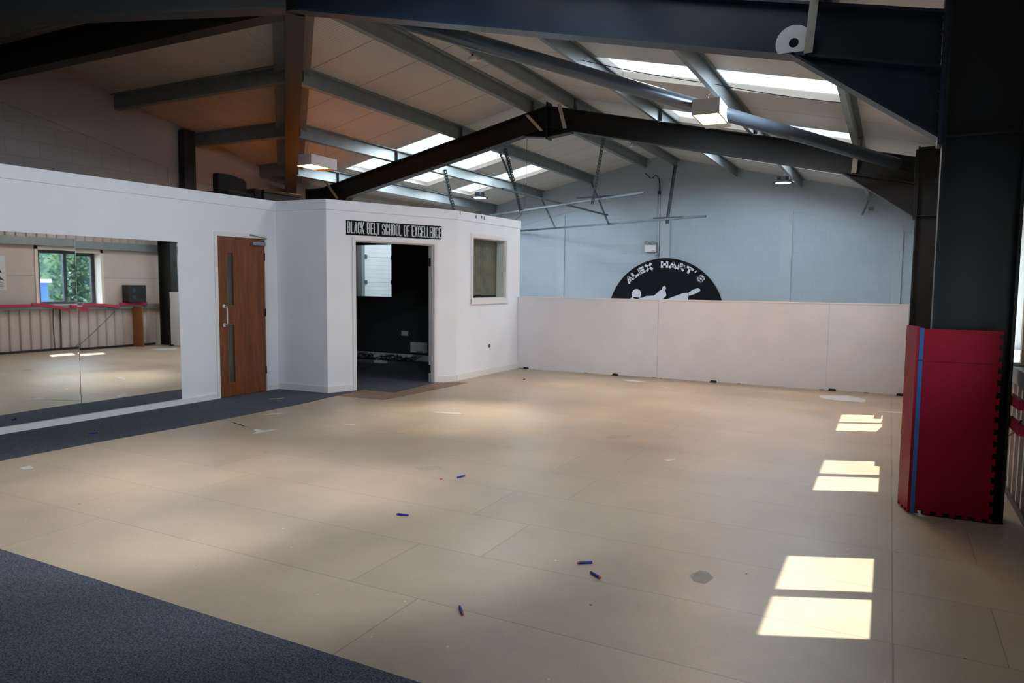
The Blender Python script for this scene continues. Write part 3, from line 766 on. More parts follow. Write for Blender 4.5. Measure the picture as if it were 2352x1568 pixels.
m = MB(); m.tube([W(6.92, 1.99, .03), W(7.02, 2.035, .10)], .007, 6); m.tube([W(7.02, 2.035, .10), W(6.83, 2.075, .015)], .007, 6); wbox(m, 6.81, 6.85, 2.065, 2.085, .0125, .025); m.build('closer_arm', 'closer', leaf)
# mirrors
def mirror(y0, y1, label, tilt):
    p0 = W(y0, .078, .012); p1 = W(y1, .078, .012); h = 1.85
    up = V((0, 0, 1))*h + nw*tilt
    e = MB(); e.obox(p0, p1-p0, -nw*.006, up)
    thing('wall_mirror', e, 'mirror', label, 'mirror', 'wall mirrors')
mirror(3.345, 4.543, 'large wall mirror at the left edge, left panel showing most of the window', -.004)
mirror(4.549, 5.747, 'large wall mirror nearer the wooden door, showing the dark column', -.008)
mirror(2.14, 3.339, 'large wall mirror outside the left edge of the view', -.004)

# return wall
def vwall(p, q, z0, z1, th, mb=None):   # slab behind the face p->q, face normal to the right of p->q
    mb = mb or MB(); p, q = V((p[0], p[1], z0)), V((q[0], q[1], z0)); d = (q-p).normalized(); n = V((d.y, -d.x, 0))
    return mb.obox(p, q-p, -n*th, (0, 0, z1-z0))
P1 = (-7.41, 7.28); P2 = (-6.574, 7.33); P3 = (-5.778, 9.285); P4 = (-5.722, 11.25)
w = struct('wall_booth_side', vwall(P1, P2, 0, 2.44, .1), 'white')
vwall((P1[0]+.012, P1[1]-.012), (P2[0]+.01, P2[1]-.012), 2.425, LOFT, .1).build('fascia_band', 'white', w)
vwall((P1[0]+.012, P1[1]-.012), (P2[0]+.01, P2[1]-.012), 0, .09, .012).build('skirting', 'trim', w)
# booth face with the doorway
bA, bB = V((P2[0], P2[1], 0)), V((P3[0], P3[1], 0)); db = (bB-bA).normalized(); nb = V((db.y, -db.x, 0)); LB = (bB-bA).length
def bbox(mb, s0, s1, z0, z1, o0, o1):
    p = bA+db*s0+nb*o0+V((0, 0, z0)); return mb.obox(p, db*(s1-s0), nb*(o1-o0), (0, 0, z1-z0))
D0, D1 = .428, 1.69; DH = 2.03
m = MB(); bbox(m, 0, D0-.03, 0, 2.44, -.1, 0); bbox(m, D1+.03, LB, 0, 2.44, -.1, 0); bbox(m, D0-.03, D1+.03, DH+.03, 2.44, -.1, 0)
wbf = struct('wall_booth_front', m, 'white')
m = MB(); bbox(m, -.004, LB+.006, 2.425, LOFT, -.1, .012); m.build('fascia_band', 'white', wbf)
m = MB(); bbox(m, 0, D0-.06, 0, .09, 0, .012); bbox(m, D1+.055, LB, 0, .09, 0, .012); m.build('skirting', 'trim', wbf)
m = MB(); bbox(m, D0-.055, D0-.008, 0, DH+.05, .0, .014); bbox(m, D1+.008, D1+.055, 0, DH+.05, 0, .014); bbox(m, D0-.008, D1+.008, DH+.008, DH+.05, 0, .014)
bbox(m, D0-.03, D0, 0, DH, -.13, 0.); bbox(m, D1, D1+.03, 0, DH, -.13, 0.); bbox(m, D0-.03, D1+.03, DH, DH+.03, -.13, 0.)
bbox(m, D0, D0+.012, 0, DH, -.06, -.03); bbox(m, D1-.012, D1, 0, DH, -.06, -.03); bbox(m, D0, D1, DH-.012, DH, -.06, -.03)
d2 = struct('door_2', m, 'trim')
for z in (1.78, .2):
    m = MB(); m.tube([bA+db*(D1-.006)+nb*-.122+V((0, 0, z-.06)), bA+db*(D1-.006)+nb*-.122+V((0, 0, z+.06))], .008, 8); bbox(m, D1-.004, D1, z-.06, z+.06, -.12, -.07); m.build('hinge', 'black', d2)
# sign over the doorway
e = empty('door_sign', bA+db*1.0+V((0, 0, 2.1)), 'black sign reading BLACK BELT SCHOOL OF EXCELLENCE over the booth doorway', 'sign')
m = MB(); p = bA+db*.285+nb*.0005+V((0, 0, 2.108)); m.obox(p, db*1.54+V((0, 0, .006)), nb*.006, (0, 0, .194)); m.build('sign_board', 'signblack', e)
m = MB(); textline(m, 'BLACK BELT SCHOOL OF EXCELLENCE', p+db*.012+nb*.0068+V((0, 0, .022)), db, (0, 0, 1), nb, 1.515, .158, .0152, .005, gap=.17, space=.45); m.build('lettering', 'signgrey', e)
MB().obox(p+db*.455+nb*.012+V((0, 0, -.006)), db*.012, nb*.002, V((0, 0, .05))-db*.018).build('peeling_paper', 'signgrey', e)
MB().obox(p+db*.20+nb*.012+V((0, 0, .10)), db*.03, nb*.002, V((0, 0, .07))-db*.008).build('peeling_paper', 'signgrey', e)
# booth wall with the blind window
cA, cB = V((P3[0], P3[1], 0)), V((P4[0], P4[1], 0)); dc = (cB-cA).normalized(); nc = V((dc.y, -dc.x, 0)); LC = (cB-cA).length
def cbox(mb, y0, y1, z0, z1, o0, o1):
    s0, s1 = (y0-cA.y)/dc.y, (y1-cA.y)/dc.y
    p = cA+dc*s0+nc*o0+V((0, 0, z0)); return mb.obox(p, dc*(s1-s0), nc*(o1-o0), (0, 0, z1-z0))
wy0, wy1, wz0, wz1 = 9.715, 10.745, 1.235, 2.185
m = MB(); cbox(m, 9.285, wy0, 0, 2.44, -.1, 0); cbox(m, wy1, 11.25, 0, 2.44, -.1, 0); cbox(m, wy0, wy1, 0, wz0, -.1, 0); cbox(m, wy0, wy1, wz1, 2.44, -.1, 0)
wbw = struct('wall_booth_window', m, 'white')
m = MB(); cbox(m, 9.28, 11.258, 2.425, LOFT, -.1, .012); m.build('fascia_band', 'white', wbw)
m = MB(); cbox(m, 9.285, 11.2, 0, .09, 0, .012); m.build('skirting', 'trim', wbw)
m = MB()
for y, z in ((9.33, 2.52), (9.78, 2.50), (9.95, 2.51), (10.02, 2.5)): cbox(m, y, y+.025, z-.02, z+.03, .0122, .0135)
m.build('rust_marks', 'rust', wbw)
m = MB(); cbox(m, wy0-.055, wy0, wz0-.06, wz1+.055, 0, .02); cbox(m, wy1, wy1+.055, wz0-.06, wz1+.055, 0, .02); cbox(m, wy0, wy1, wz1, wz1+.055, 0, .02); cbox(m, wy0-.055, wy1+.055, wz0-.085, wz0, 0, .03)
cbox(m, wy0, wy0+.012, wz0, wz1, -.165, -.0); cbox(m, wy1-.012, wy1, wz0, wz1, -.165, 0); cbox(m, wy0, wy1, wz1-.012, wz1, -.165, 0); cbox(m, wy0, wy1, wz0, wz0+.012, -.165, 0)
wn = struct('window_5', m, 'trim')
m = MB(); cbox(m, wy0+.012, wy1-.012, wz0+.012, wz1-.012, -.035, -.030); m.build('pane', 'glass', wn)
thing('window_blind', (lambda q: (cbox(q, wy0-.05, wy1+.03, wz0+.05, wz1+.05, -.185, -.18), q)[1])(MB()), 'blind', 'brown slatted cane blind behind the booth side window', 'blind')
thing('wall_socket_hole', (lambda q: (q.tube([cA+dc*.957+nc*.0005+V((0, 0, .463)), cA+dc*.957+nc*.006+V((0, 0, .463))], .03, 16), q)[1])(MB()), 'rust', 'small round grey cable outlet low on the white booth wall', 'outlet')

# back wall of the booth with inner window; low partition
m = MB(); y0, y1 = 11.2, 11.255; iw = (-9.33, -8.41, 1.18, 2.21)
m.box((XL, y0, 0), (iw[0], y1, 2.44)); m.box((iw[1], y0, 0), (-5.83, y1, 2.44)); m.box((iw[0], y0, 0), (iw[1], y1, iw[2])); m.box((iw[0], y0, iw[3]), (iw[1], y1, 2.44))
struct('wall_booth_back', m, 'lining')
m = MB()
for (a, b_, c_, d_) in ((iw[0]-.04, iw[0]+.02, iw[2]-.04, iw[3]+.04), (iw[1]-.02, iw[1]+.04, iw[2]-.04, iw[3]+.04), (iw[0], iw[1], iw[2]-.04, iw[2]+.02), (iw[0], iw[1], iw[3]-.02, iw[3]+.04)): m.box((a, y0-.012, c_), (b_, y1+.01, d_))
w8 = struct('window_6', m, 'lining')
MB().box((iw[0]+.02, 11.225, iw[2]+.02), (iw[1]-.02, 11.229, iw[3]-.02)).build('pane', 'glass', w8)
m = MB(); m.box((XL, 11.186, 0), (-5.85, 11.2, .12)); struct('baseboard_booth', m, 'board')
# loft slab
m = MB(); m.prism([(XL, YB, 2.44), (-7.62, YB, 2.44), (-7.5, 7.33, 2.44), (-6.62, 7.42, 2.44), (-5.86, 9.3, 2.44), (-5.80, 11.25, 2.44), (XL, 11.25, 2.44)], (0, 0, .10))
struct('ceiling', m, 'ply')
# booth inner things
e = empty('double_socket', (-8.12, 11.19, .47), 'small white double socket plate on the dark booth wall', 'socket')
MB().box((-8.20, 11.19, .47), (-8.05, 11.199, .56)).build('plate', 'plastic', e)
thing('junction_box', box((-7.95, 11.13, .17), (-7.62, 11.198, .36)), 'plastic', 'white trunking box low inside the dark booth by the doorway edge', 'box')
thing('power_adapter', box((-8.33, 10.52, .006), (-8.08, 10.60, .05)), 'plastic', 'small white power block on the booth carpet beside the cables', 'adapter', bevel=.004)
m = MB(); rr = random.Random(4)
for k in range(16):
    cx = rr.uniform(-9.1, -8.0); cy = rr.uniform(10.85, 11.1); r = rr.uniform(.06, .2); pts = []
    for j in range(17):
        t = j/16*2*PI*rr.uniform(.95, 1.0); pts.append((cx+r*1.4*math.cos(t)+.02*rr.uniform(-1, 1), cy+.4*r*math.sin(t), .015+.055*(1+math.sin(t*1.5+k))*rr.uniform(.6, 1)))
    m.tube(pts, .006, 5)
for k in range(5): m.tube([(-8.1+.07*k, 11.05, .03), (-7.9+.06*k, 11.1, .08+.01*k), (-7.78+.03*k, 11.12, .2)], .006, 5)
o = m.build('cable_tangle', 'black'); o['kind'] = 'stuff'; o['label'] = 'tangle of black cables on the floor inside the dark booth'; o['category'] = 'cables'

PLABEL = ['left board of the white low wall, next to the booth', 'middle board of the white low wall, in front of the round sign', 'right board of the white low wall, next to the black column']
for i, (xa, xb) in enumerate(((-5.72, -3.232), (-3.228, -.757), (-.753, .235))):
    e = empty('low_partition_board', ((xa+xb)/2, 11.22, 0), PLABEL[i], 'partition', 'white low wall boards')
    MB().box((xa, 11.2, .012), (xb, 11.225, 1.235)).build('panel', 'board', e)
    MB().box((xa, 11.194, 1.235), (xb, 11.25, 1.255)).build('cap', 'trim', e)
    for x in (xa+.03, (xa+xb)/2, xb-.08): MB().box((x, 11.226, .0), (x+.05, 11.25, 1.234)).build('batten', 'ply', e)
    for bx in (-5.55, -3.92, -2.34, -.67, .19):
        if xa < bx < xb:
            b2 = MB(); b2.box((bx-.05, 11.15, .001), (bx+.05, 11.199, .014)); b2.box((bx-.045, 11.19, .014), (bx+.045, 11.199, .03)); b2.build('floor_bracket', 'black', e)

# ------------------------------------------------------------------ round sign on the gable wall
e = empty('round_sign', (-5.01, 17.86, -.0), 'round black sign with ALEX HART\'S and a kicking figure, cut off by the low wall', 'sign')
R, cx, cz, ysg = 1.478, -5.01, .662, 17.862
pts = []
for k in range(97):
    t = k/96*2*PI; z = cz+R*math.sin(t)
    pts.append((cx+R*math.cos(t), ysg, max(z, .003)))
dsc = MB().prism(pts[:-1], (0, .03-.004, 0)).build('disc', 'signblack', e)
m = MB()
def arcletter(ch, ang, w, h, rad, t):
    a = math.radians(ang); U = V((math.sin(a), 0, -math.cos(a)))  # along arc for angle from +x
    rdir = V((math.cos(a), 0, math.sin(a)))
    o = V((cx, ysg-.001, cz))+rdir*rad-U*w/2
    letter(m, ch, o, U, rdir, (0, -1, 0), w, h, t, .006)
TH = {'S': .041, 'E': .045, 'A': .053, 'R': .049, 'X': .056, 'H': .056, 'L': .054, 'T': .054, "'": .035}
for ch, ang, w in (('A', 134, .20), ('L', 125.8, .165), ('E', 117.4, .165), ('X', 108.5, .20), ('H', 90.8, .18), ('A', 81.3, .21), ('R', 72, .185), ('T', 62.8, .18), ("'", 56.3, .07), ('S', 47.6, .17)):
    arcletter(ch, ang, w*1.04, .168, 1.238, TH.get(ch, .05))
m.build('lettering', 'signwhite', dsc)
m = MB()
def spl(P): m.prism([(a, ysg-.0005, b_) for a, b_ in P], (0, -.005, 0))
hd = [(-5.735+.125*math.cos(k*PI/8), 1.235+.13*math.sin(k*PI/8)) for k in range(16)]; spl(hd)
spl([(-5.92, 1.10), (-5.85, 1.16), (-5.58, 1.14), (-5.49, 1.185), (-5.30, 1.20), (-5.2, 1.08), (-5.3, .98), (-5.8, .95)])
spl([(-5.30, 1.19), (-5.23, 1.24), (-5.15, 1.32), (-5.07, 1.36), (-4.99, 1.33), (-4.96, 1.21), (-5.05, 1.13), (-5.2, 1.08)])
spl([(-5.07, 1.36), (-5.07, 1.41), (-5.02, 1.46), (-4.97, 1.40), (-5.0, 1.33)])
spl([(-4.95, 1.12), (-4.53, 1.28), (-4.41, 1.29), (-4.40, 1.21), (-4.42, 1.10), (-4.6, 1.0), (-5.2, .9), (-5.3, 1.08)])
spl([(-4.42, 1.285), (-4.29, 1.37), (-4.19, 1.40), (-4.13, 1.385), (-4.12, 1.35), (-4.17, 1.30), (-4.31, 1.24), (-4.42, 1.21)])
spl([(-5.3, 1.0), (-5.0, .95), (-5.1, .55), (-5.2, .1), (-5.38, .1), (-5.4, .6)])
m.build('kicking_figure', 'signwhite', dsc)
# emergency light and conduit on the gable
e = empty('emergency_light', (-5.39, 17.84, 2.30), 'white twin spot emergency light on the gable wall above the round sign', 'light')
MB().box((-5.53, 17.80, 2.295), (-5.25, 17.888, 2.475)).build('battery_box', 'plastic', e, bevel=.006)
for x in (-5.47, -5.31): MB().tube([(x, 17.86, 2.53), (x-.01, 17.76, 2.52)], [.03, .055], 16).build('spot_head', 'closer', e)
MB().tube([(-5.39, 17.85, 2.47), (-5.39, 17.85, 2.53)], .01, 6).build('stem', 'black', e)
MB().box((-5.34, 17.797, 2.31), (-5.27, 17.80, 2.33)).build('badge', 'closer', e)
thing('conduit', MB().tube([(-5.21, 17.87, 4.02), (-5.20, 17.86, 3.9), (-5.20, 17.86, 2.3), (-5.21, 17.86, 2.15)], .014, 8).tube([(-5.25, 17.86, 2.24), (-5.20, 17.84, 2.24)], .035, 12), 'closer', 'thin grey conduit running down the gable wall beside the emergency light', 'conduit')
thing('cable', MB().tube([(-5.5, 17.6, 4.22), (-5.42, 17.75, 4.12), (-5.36, 17.78, 4.12), (-5.3, 17.82, 4.2), (-5.22, 17.84, 4.1), (-5.2, 17.84, 3.95), (-5.2, 17.85, 3.78)], .012, 6).tube([(-5.2, 17.85, 3.8), (-5.2, 17.85, 3.72)], .035, 10), 'black', 'black looped cable at the top of the gable wall under the ridge', 'cable')
thing('cleat_bracket', MB().obox((-.52, 17.6, 3.35), (.04, 0, 0), (0, .04, 0), (-.12, .1, -.3)).obox((-.5, 17.62, 3.15), (.1, 0, 0), (0, .2, 0), (0, 0, .05)), 'galvd', 'small grey bracket hanging from the lowest purlin end at the gable', 'bracket')

# sectional door in the left wall behind the booth
JZ = [.02, .32, .896, 1.472, 2.048, 2.624, 3.2]
sd = struct('door_3', box((XL+.04, 13.0, .02), (XL+.07, 16.6, 3.2)), 'conwhite')
for z0, z1 in zip(JZ, JZ[1:]):
    m = MB(); m.box((XL+.071, 13.0, z0), (XL+.088, 16.6, z1-.006)); m.build('door_section', 'conwhite', sd)
    m = MB()
    for j in range(1, max(2, int((z1-z0)/.09))): m.box((XL+.0885, 13.0, z0+j*.096), (XL+.090, 16.6, z0+.004+j*.096))
    m.build('groove', 'ribclad', sd)
for z in JZ[1:-1]:
    for y in (13.03, 13.99, 15.0, 16.4): MB().box((XL+.0905, y, z-.045), (XL+.11, y+.065, z+.045)).build('hinge', 'galvd', sd)
for y in (12.86, 16.62): MB().box((XL+.02, y, 0), (XL+.14, y+.11, 3.2)).build('track', 'galv', sd)

# ------------------------------------------------------------------ suspended frame
def strap(p, q, label, w=.035):
    p, q = V(p), V(q); d = (q-p).normalized(); L = (q-p).length
    m = MB(); n = int(L/.06)
    side = V((1, 0, 0)) if abs(d.x) < .9 else V((0, 1, 0)); side = (side-d*side.dot(d)).normalized(); nn = d.cross(side).normalized()
    # angle section with punched slots on one leg: two rails and rungs
    m.obox(p, side*.004, nn*w, d*L)
    m.obox(p, side*w*.32, nn*.003, d*L); m.obox(p+side*w*.68, side*w*.32, nn*.003, d*L)
    for k in range(n+1): m.obox(p+d*min(L-.035, k*.06)+side*w*.32, side*w*.36, nn*.003, d*.035)
    return thing('slotted_hanger', m, 'galvd', label, 'hanger', 'slotted hangers holding the ceiling rails')
strap((-6.98, 13.0, 4.17), (-6.96, 13.68, 3.0), 'dark slotted hanger in the middle, left of the hanging cable, reaching the upper rail', .05)
strap((-7.02, 12.75, 4.17), (-6.98, 13.38, 3.5), 'short slotted hanger leaning on the long one left of the cable', .03)
strap((-8.42, 13.0, 3.84), (-8.42, 13.5, 2.75), 'leftmost slotted hanger, beside the left LED high bay lamp', .06)
strap((-4.78, 12.75, 4.3), (-5.12, 13.05, 3.0), 'slotted hanger under the right half of the black rafter, upper rail end', .045)
strap((-4.78, 17.6, 4.35), (-4.53, 16.1, 2.84), 'long hanger crossing the lower rail in front of the gable wall', .06)
strap((-6.98, 17.7, 4.08), (-5.95, 16.25, 2.86), 'slotted hanger from the second left purlin down to the lower rail', .045)
strap((-8.42, 17.7, 3.78), (-7.65, 17.0, 2.86), 'hanger at the left end of the lower rail near the booth corner', .04)
def rail(p, q, label, w=.04):
    p, q = V(p), V(q); d = q-p; s = d.cross(V((0, 0, 1))).normalized()
    m = MB(); m.obox(p, d, s*w, (0, 0, .004)); m.obox(p, d, s*.004, (0, 0, w)); m.obox(p+s*(w-.004), d, s*.004, (0, 0, w))
    m.obox(p+V((0, 0, w-.004)), d, s*w*.3, (0, 0, .004))
    thing('ceiling_rail', m, 'galvd', label, 'rail', 'channel rails hung below the roof')
rail((-3.908, 12.428, 3.07), (-9.5, 15.79, 3.07), 'upper grey channel rail hung level under the roof, passing behind the cable')
rail((-3.45, 15.19, 2.88), (-9.0, 17.72, 2.88), 'lower grey channel rail hung in front of the gable wall')
rail((-6.30, 11.62, 3.16), (-6.30, 17.1, 3.16), 'dark channel rail running away towards the gable wall', .035)
rail((-4.55, 13.05, 3.12), (-5.45, 13.1, 3.12), 'short channel stub on the right end of the upper rail', .03)
rail((-4.05, 15.75, 2.93), (-4.72, 15.75, 2.93), 'short channel stub on the right end of the lower rail', .03)

# ------------------------------------------------------------------ lamps
def boxlamp(x0, x1, y0, y1, z0, z1, yaw, label, zp, power):
    c = V(((x0+x1)/2, (y0+y1)/2, 0)); e = empty('box_lamp', (c.x, c.y, z0), label, 'lamp', 'orange box lamps')
    Rm = Matrix.Rotation(yaw, 3, 'Z')
    def rb(mb, lo, hi):
        t = MB().box(lo, hi); t.v = [c+Rm @ (q-c) for q in t.v]; mb.add(t.v, t.f)
    ly = y0+(y1-y0)*.70; w = .018
    m = MB(); rb(m, (x0, y0, z0), (x0+w, y1, z1)); rb(m, (x1-w, y0, z0), (x1, y1, z1)); rb(m, (x0+w, y0, z0), (x1-w, y0+w, z1)); rb(m, (x0+w, y1-w, z0), (x1-w, y1, z1)); rb(m, (x0+w, y0+w, z1-.012), (x1-w, y1-w, z1)); rb(m, (x0+w, ly, z0), (x1-w, y1-w, z0+.01))
    m.build('housing', 'plastic', e)
    m = MB(); rb(m, (x0+w, y0+w, z0+.012), (x1-w, ly, z0+.02)); m.build('lens', 'amber', e)
    for yy in (y0+.12, y1-.12): MB().tube([(c.x, yy, z1), (c.x+.01, yy+.01, (z1+zp)/2), (PRX if x0 > -5 else PLX, yy, zp)], .004, 5).build('chain', 'closer', e)
    return e
PRX, PLX = -1.92, -8.46
boxlamp(-2.12, -1.81, 8.46, 9.26, 3.425, 3.60, .02, 'white box lamp glowing orange under the right slope rooflight', RZ(-1.9)-.2, 0)
boxlamp(-8.68, -8.33, 8.93, 9.58, 3.35, 3.52, .05, 'white box lamp glowing orange beside the valley beam on the left', RZ(-8.42)-.2, 0)
def highbay(x, y, z, zp, label):
    e = empty('high_bay_lamp', (x, y, z), label, 'lamp', 'LED high bay lamps')
    MB().tube([(x, y, z), (x, y, z+.02), (x, y, z+.045), (x, y, z+.05)], [.2, .2, .12, .11], 32).build('rim', 'black', e)
    b = MB(); b.tube([(x, y, z+.05), (x, y, z+.12)], .09, 24)
    for k in range(16):
        a = k*PI/8; b.obox((x+.085*math.cos(a), y+.085*math.sin(a), z+.05), (.03*math.cos(a), .03*math.sin(a), 0), (-.006*math.sin(a), .006*math.cos(a), 0), (0, 0, .07))
    b.build('heat_sink', 'winframe', e)
    MB().tube([(x, y, z-.001), (x, y, z+.002)], .14, 32).build('lens', 'led', e)
    MB().tube([(x, y, z+.12), (x-.03, y, z+.17), (x+.03, y+.01, z+.20), (x-.04, y, zp)], .004, 5).build('chain', 'closer', e)
    MB().tube([(x, y, z+.12), (x+.03, y, z+.17), (x-.03, y-.01, z+.20), (x+.04, y, zp)], .004, 5).build('chain', 'closer', e)
highbay(-1.92, 14.9, 3.455, RZ(-1.9)-.2, 'round LED high bay lamp lit white, right of the view near the gable')
highbay(-8.42, 14.5, 3.42, RZ(-8.42)-.2, 'round LED high bay lamp lit white, left above the booth')
# detectors on the ridge purlin
for (y, lab) in ((8.09, 'small white smoke detector with red wiring on the ridge purlin, near one'), (14.45, 'small white smoke detector with red wiring beyond the black rafter')):
    x = -4.82; z = RZ(-4.78)-.21
    e = empty('smoke_detector', (x, y, z-.07), lab, 'detector', 'smoke detectors under the ridge')
    MB().tube([(x, y, z-.07), (x, y, z-.06), (x, y, z-.03), (x, y, z-.02)], [.035, .05, .052, .045], 20).build('detector_head', 'plastic', e)
    MB().tube([(x, y, z-.02), (x, y, z+.03), (x+.02, y-.03, z+.06)], .012, 8).tube([(x+.02, y+.05, z-.03), (x+.04, y+.12, z-.02), (x+.04, y+.16, z+.02), (x+.03, y+.12, z+.05)], .005, 6).build('red_wiring', 'red', e)
# white disc standing on the near rafter flange
t = MB(); ce = V((-.655, 5.42, 3.15)); pts = []
r0, r1 = .118, .032; n = 40; vs = []; fs = []
for k in range(n):
    a = 2*PI*k/n
    for rr_ in (r0, r1):
        zz_ = rr_*math.sin(a)
        for dy in (0, .006): vs.append((ce.x+rr_*math.cos(a)-.01, ce.y+dy-.012, max(ce.z+zz_, 3.088)))
for k in range(n):
    a = k*4; b_ = ((k+1) % n)*4
    fs += [(a, b_, b_+2, a+2), (a+1, a+3, b_+3, b_+1), (a, a+1, b_+1, b_), (a+2, b_+2, b_+3, a+3)]
t.add(vs, fs); thing('plastic_disc', t, 'plastic', 'white plastic disc with a hole, propped on the navy rafter beside the brace', 'disc')

# ------------------------------------------------------------------ red mats round the near column
def jig(pts_len, teeth, d):
    pass
def mat_panel(o, U, Vv, Nn, w, h, teeth_right, teeth_bottom, th, td=.02):
    # outline in (u,v), jigsaw teeth cut on the chosen edges
    pts = []
    def edge(p, q, n, on):
        p, q = V(p+(0,)), V(q+(0,)); dd = q-p; L = dd.length; dn = dd.normalized(); nn = V((-dn.y, dn.x, 0))  # left = inwards for ccw
        out = [p]
        if on:
            k = max(1, round(L/.075)); s = L/k
            for i in range(k):
                a = p+dn*(i*s)
                out += [a+dn*s*.30, a+dn*s*.22+nn*td, a+dn*s*.78+nn*td, a+dn*s*.70]
        return out
    pts += edge((0, 0), (w, 0), 0, teeth_bottom); pts += edge((w, 0), (w, h), 0, teeth_right); pts += edge((w, h), (0, h), 0, False); pts += edge((0, h), (0, 0), 0, False)
    o, U, Vv, Nn = V(o), V(U).normalized(), V(Vv), V(Nn)
    return MB().prism([o+U*p.x+Vv*p.y for p in pts], Nn*th)
e = empty('column_mat', (.41, 5.37, 0), 'red foam jigsaw mat wrapped round the foot of the near column with a blue edge', 'mat')
Uf = V((.435, .012, 0)); yf = 5.385
mat_panel((.208, yf, .008), Uf, (0, 0, 1), (0, -1, 0), .43, 1.005, True, True, .02).build('lower_front_mat', 'red', e)
mat_panel((.208, yf, 1.015), Uf, (0, 0, 1), (0, -1, 0), .43, .208, True, False, .02).build('upper_front_mat', 'red', e)
Us = (V((.185, 5.362, 0))-V((.13, 5.565, 0)))
q0 = V((.13, 5.565, .008)); nS = V((-Us.y, Us.x, 0)).normalized()
nS = V((Us.y, -Us.x, 0)).normalized()
mat_panel(q0, Us, (0, 0, 1), nS, Us.length, 1.01, False, True, .02).build('lower_side_mat', 'red', e)
mat_panel(q0+V((0, 0, 1.012)), Us, (0, 0, 1), nS, Us.length, .215, False, False, .02).build('upper_side_mat', 'red', e)
m = MB(); m.obox((.183, 5.359, .005), (.024, 0, 0), (0, .022, 0), (0, 0, 1.012)); m.obox((.183, 5.359, 1.022), (.024, 0, 0), (0, .022, 0), (0, 0, .205)); m.build('blue_edge', 'bluestrip', e)

# ------------------------------------------------------------------ foam darts on the floor
def dart(p, q, flip, label, z=0.0075):
    p, q = V((p[0], p[1], z)), V((q[0], q[1], z)); d = (q-p); 
    c = (p+q)/2; d = d.normalized()*.036; p, q = c-d, c+d
    if flip: p, q = q, p
    e = empty('foam_dart', (c.x, c.y, 0), label, 'foam dart', 'blue foam darts on the floor')
    MB().tube([p, q], .0068, 12).build('foam_body', 'blue', e)
    dn = (p-q).normalized()
    MB().tube([p, p+dn*.006, p+dn*.011], [.0068, .006, .003], 12).build('rubber_tip', 'orange', e)
dart((-2.727, 3.689), (-2.668, 3.700), False, 'blue foam dart furthest left of the darts on the chipboard floor')
dart((-2.865, 4.623), (-2.847, 4.69), True, 'blue foam dart furthest back, beside a loose orange tip')
dart((-1.405, 3.50), (-1.348, 3.54), False, 'upper of the two blue darts lying close together, orange end left')
dart((-1.302, 3.411), (-1.244, 3.374), True, 'lower of the two blue darts lying close together, orange end right')
dart((-1.688, 2.747), (-1.639, 2.694), True, 'blue foam dart nearest the camera')
dart((-6.76, 4.20), (-6.71, 4.27), True, 'blue foam dart lying on the dark carpet under the mirror', z=.0125)
thing('dart_tip', MB().tube([(-2.96, 4.525, .006), (-2.945, 4.535, .006)], [.006, .004], 10), 'orange', 'loose orange rubber tip on the floor', 'dart tip')
thing('tape_strip', MB().prism([(-6.86, 6.57, .0055), (-6.835, 6.565, .0055), (-6.745, 6.72, .0055), (-6.77, 6.73, .0055)], (0, 0, .001)), 'tape', 'yellow green tape strip on the carpet in front of the wooden door', 'tape')
thing('debris', MB().tube([(-4.96, 9.91, .008), (-4.94, 9.93, .008)], .008, 6), 'black', 'tiny black bit of debris on the floor near the low wall', 'debris')

# ------------------------------------------------------------------ loft things
e = empty('armchair', (-8.6, 7.5, LOFT-.015), 'black armchair stored on the loft above the mirror wall', 'chair')
zl = 2.541
m = MB(); m.box((-8.85, 7.30, zl+.1), (-8.35, 7.80, zl+.22)); m.build('seat', 'dkfab', e, bevel=.03)
m = MB(); m.prism([(-8.62, 7.27, zl+.1), (-8.62, 7.80, zl+.1), (-8.62, 7.80, zl+.38), (-8.62, 7.74, zl+.43), (-8.62, 7.5, zl+.465), (-8.62, 7.27, zl+.46)], (.12, 0, 0)); m.build('backrest', 'dkfab', e, bevel=.02)
m = MB(); m.prism([(-8.85, 7.8, zl+.05), (-8.35, 7.8, zl+.05), (-8.35, 7.8, zl+.30), (-8.85, 7.8, zl+.30)], (0, .14, 0)); m.build('armrest', 'dkfab', e, bevel=.03)
for x in (-8.82, -8.4):
    for y in (7.33, 7.75): MB().box((x, y, zl), (x+.04, y+.04, zl+.12)).build('foot', 'black', e)
e = empty('storage_crate', (-8.6, 8.3, LOFT-.015), 'black flat crate on the loft beside the armchair', 'crate')
m = MB(); m.box((-8.85, 7.97, zl), (-8.35, 8.72, zl+.26)); m.build('body', 'black', e, bevel=.01)
m = MB(); m.box((-8.87, 7.96, zl+.26), (-8.33, 8.74, zl+.30)); m.build('lid', 'black', e, bevel=.006)

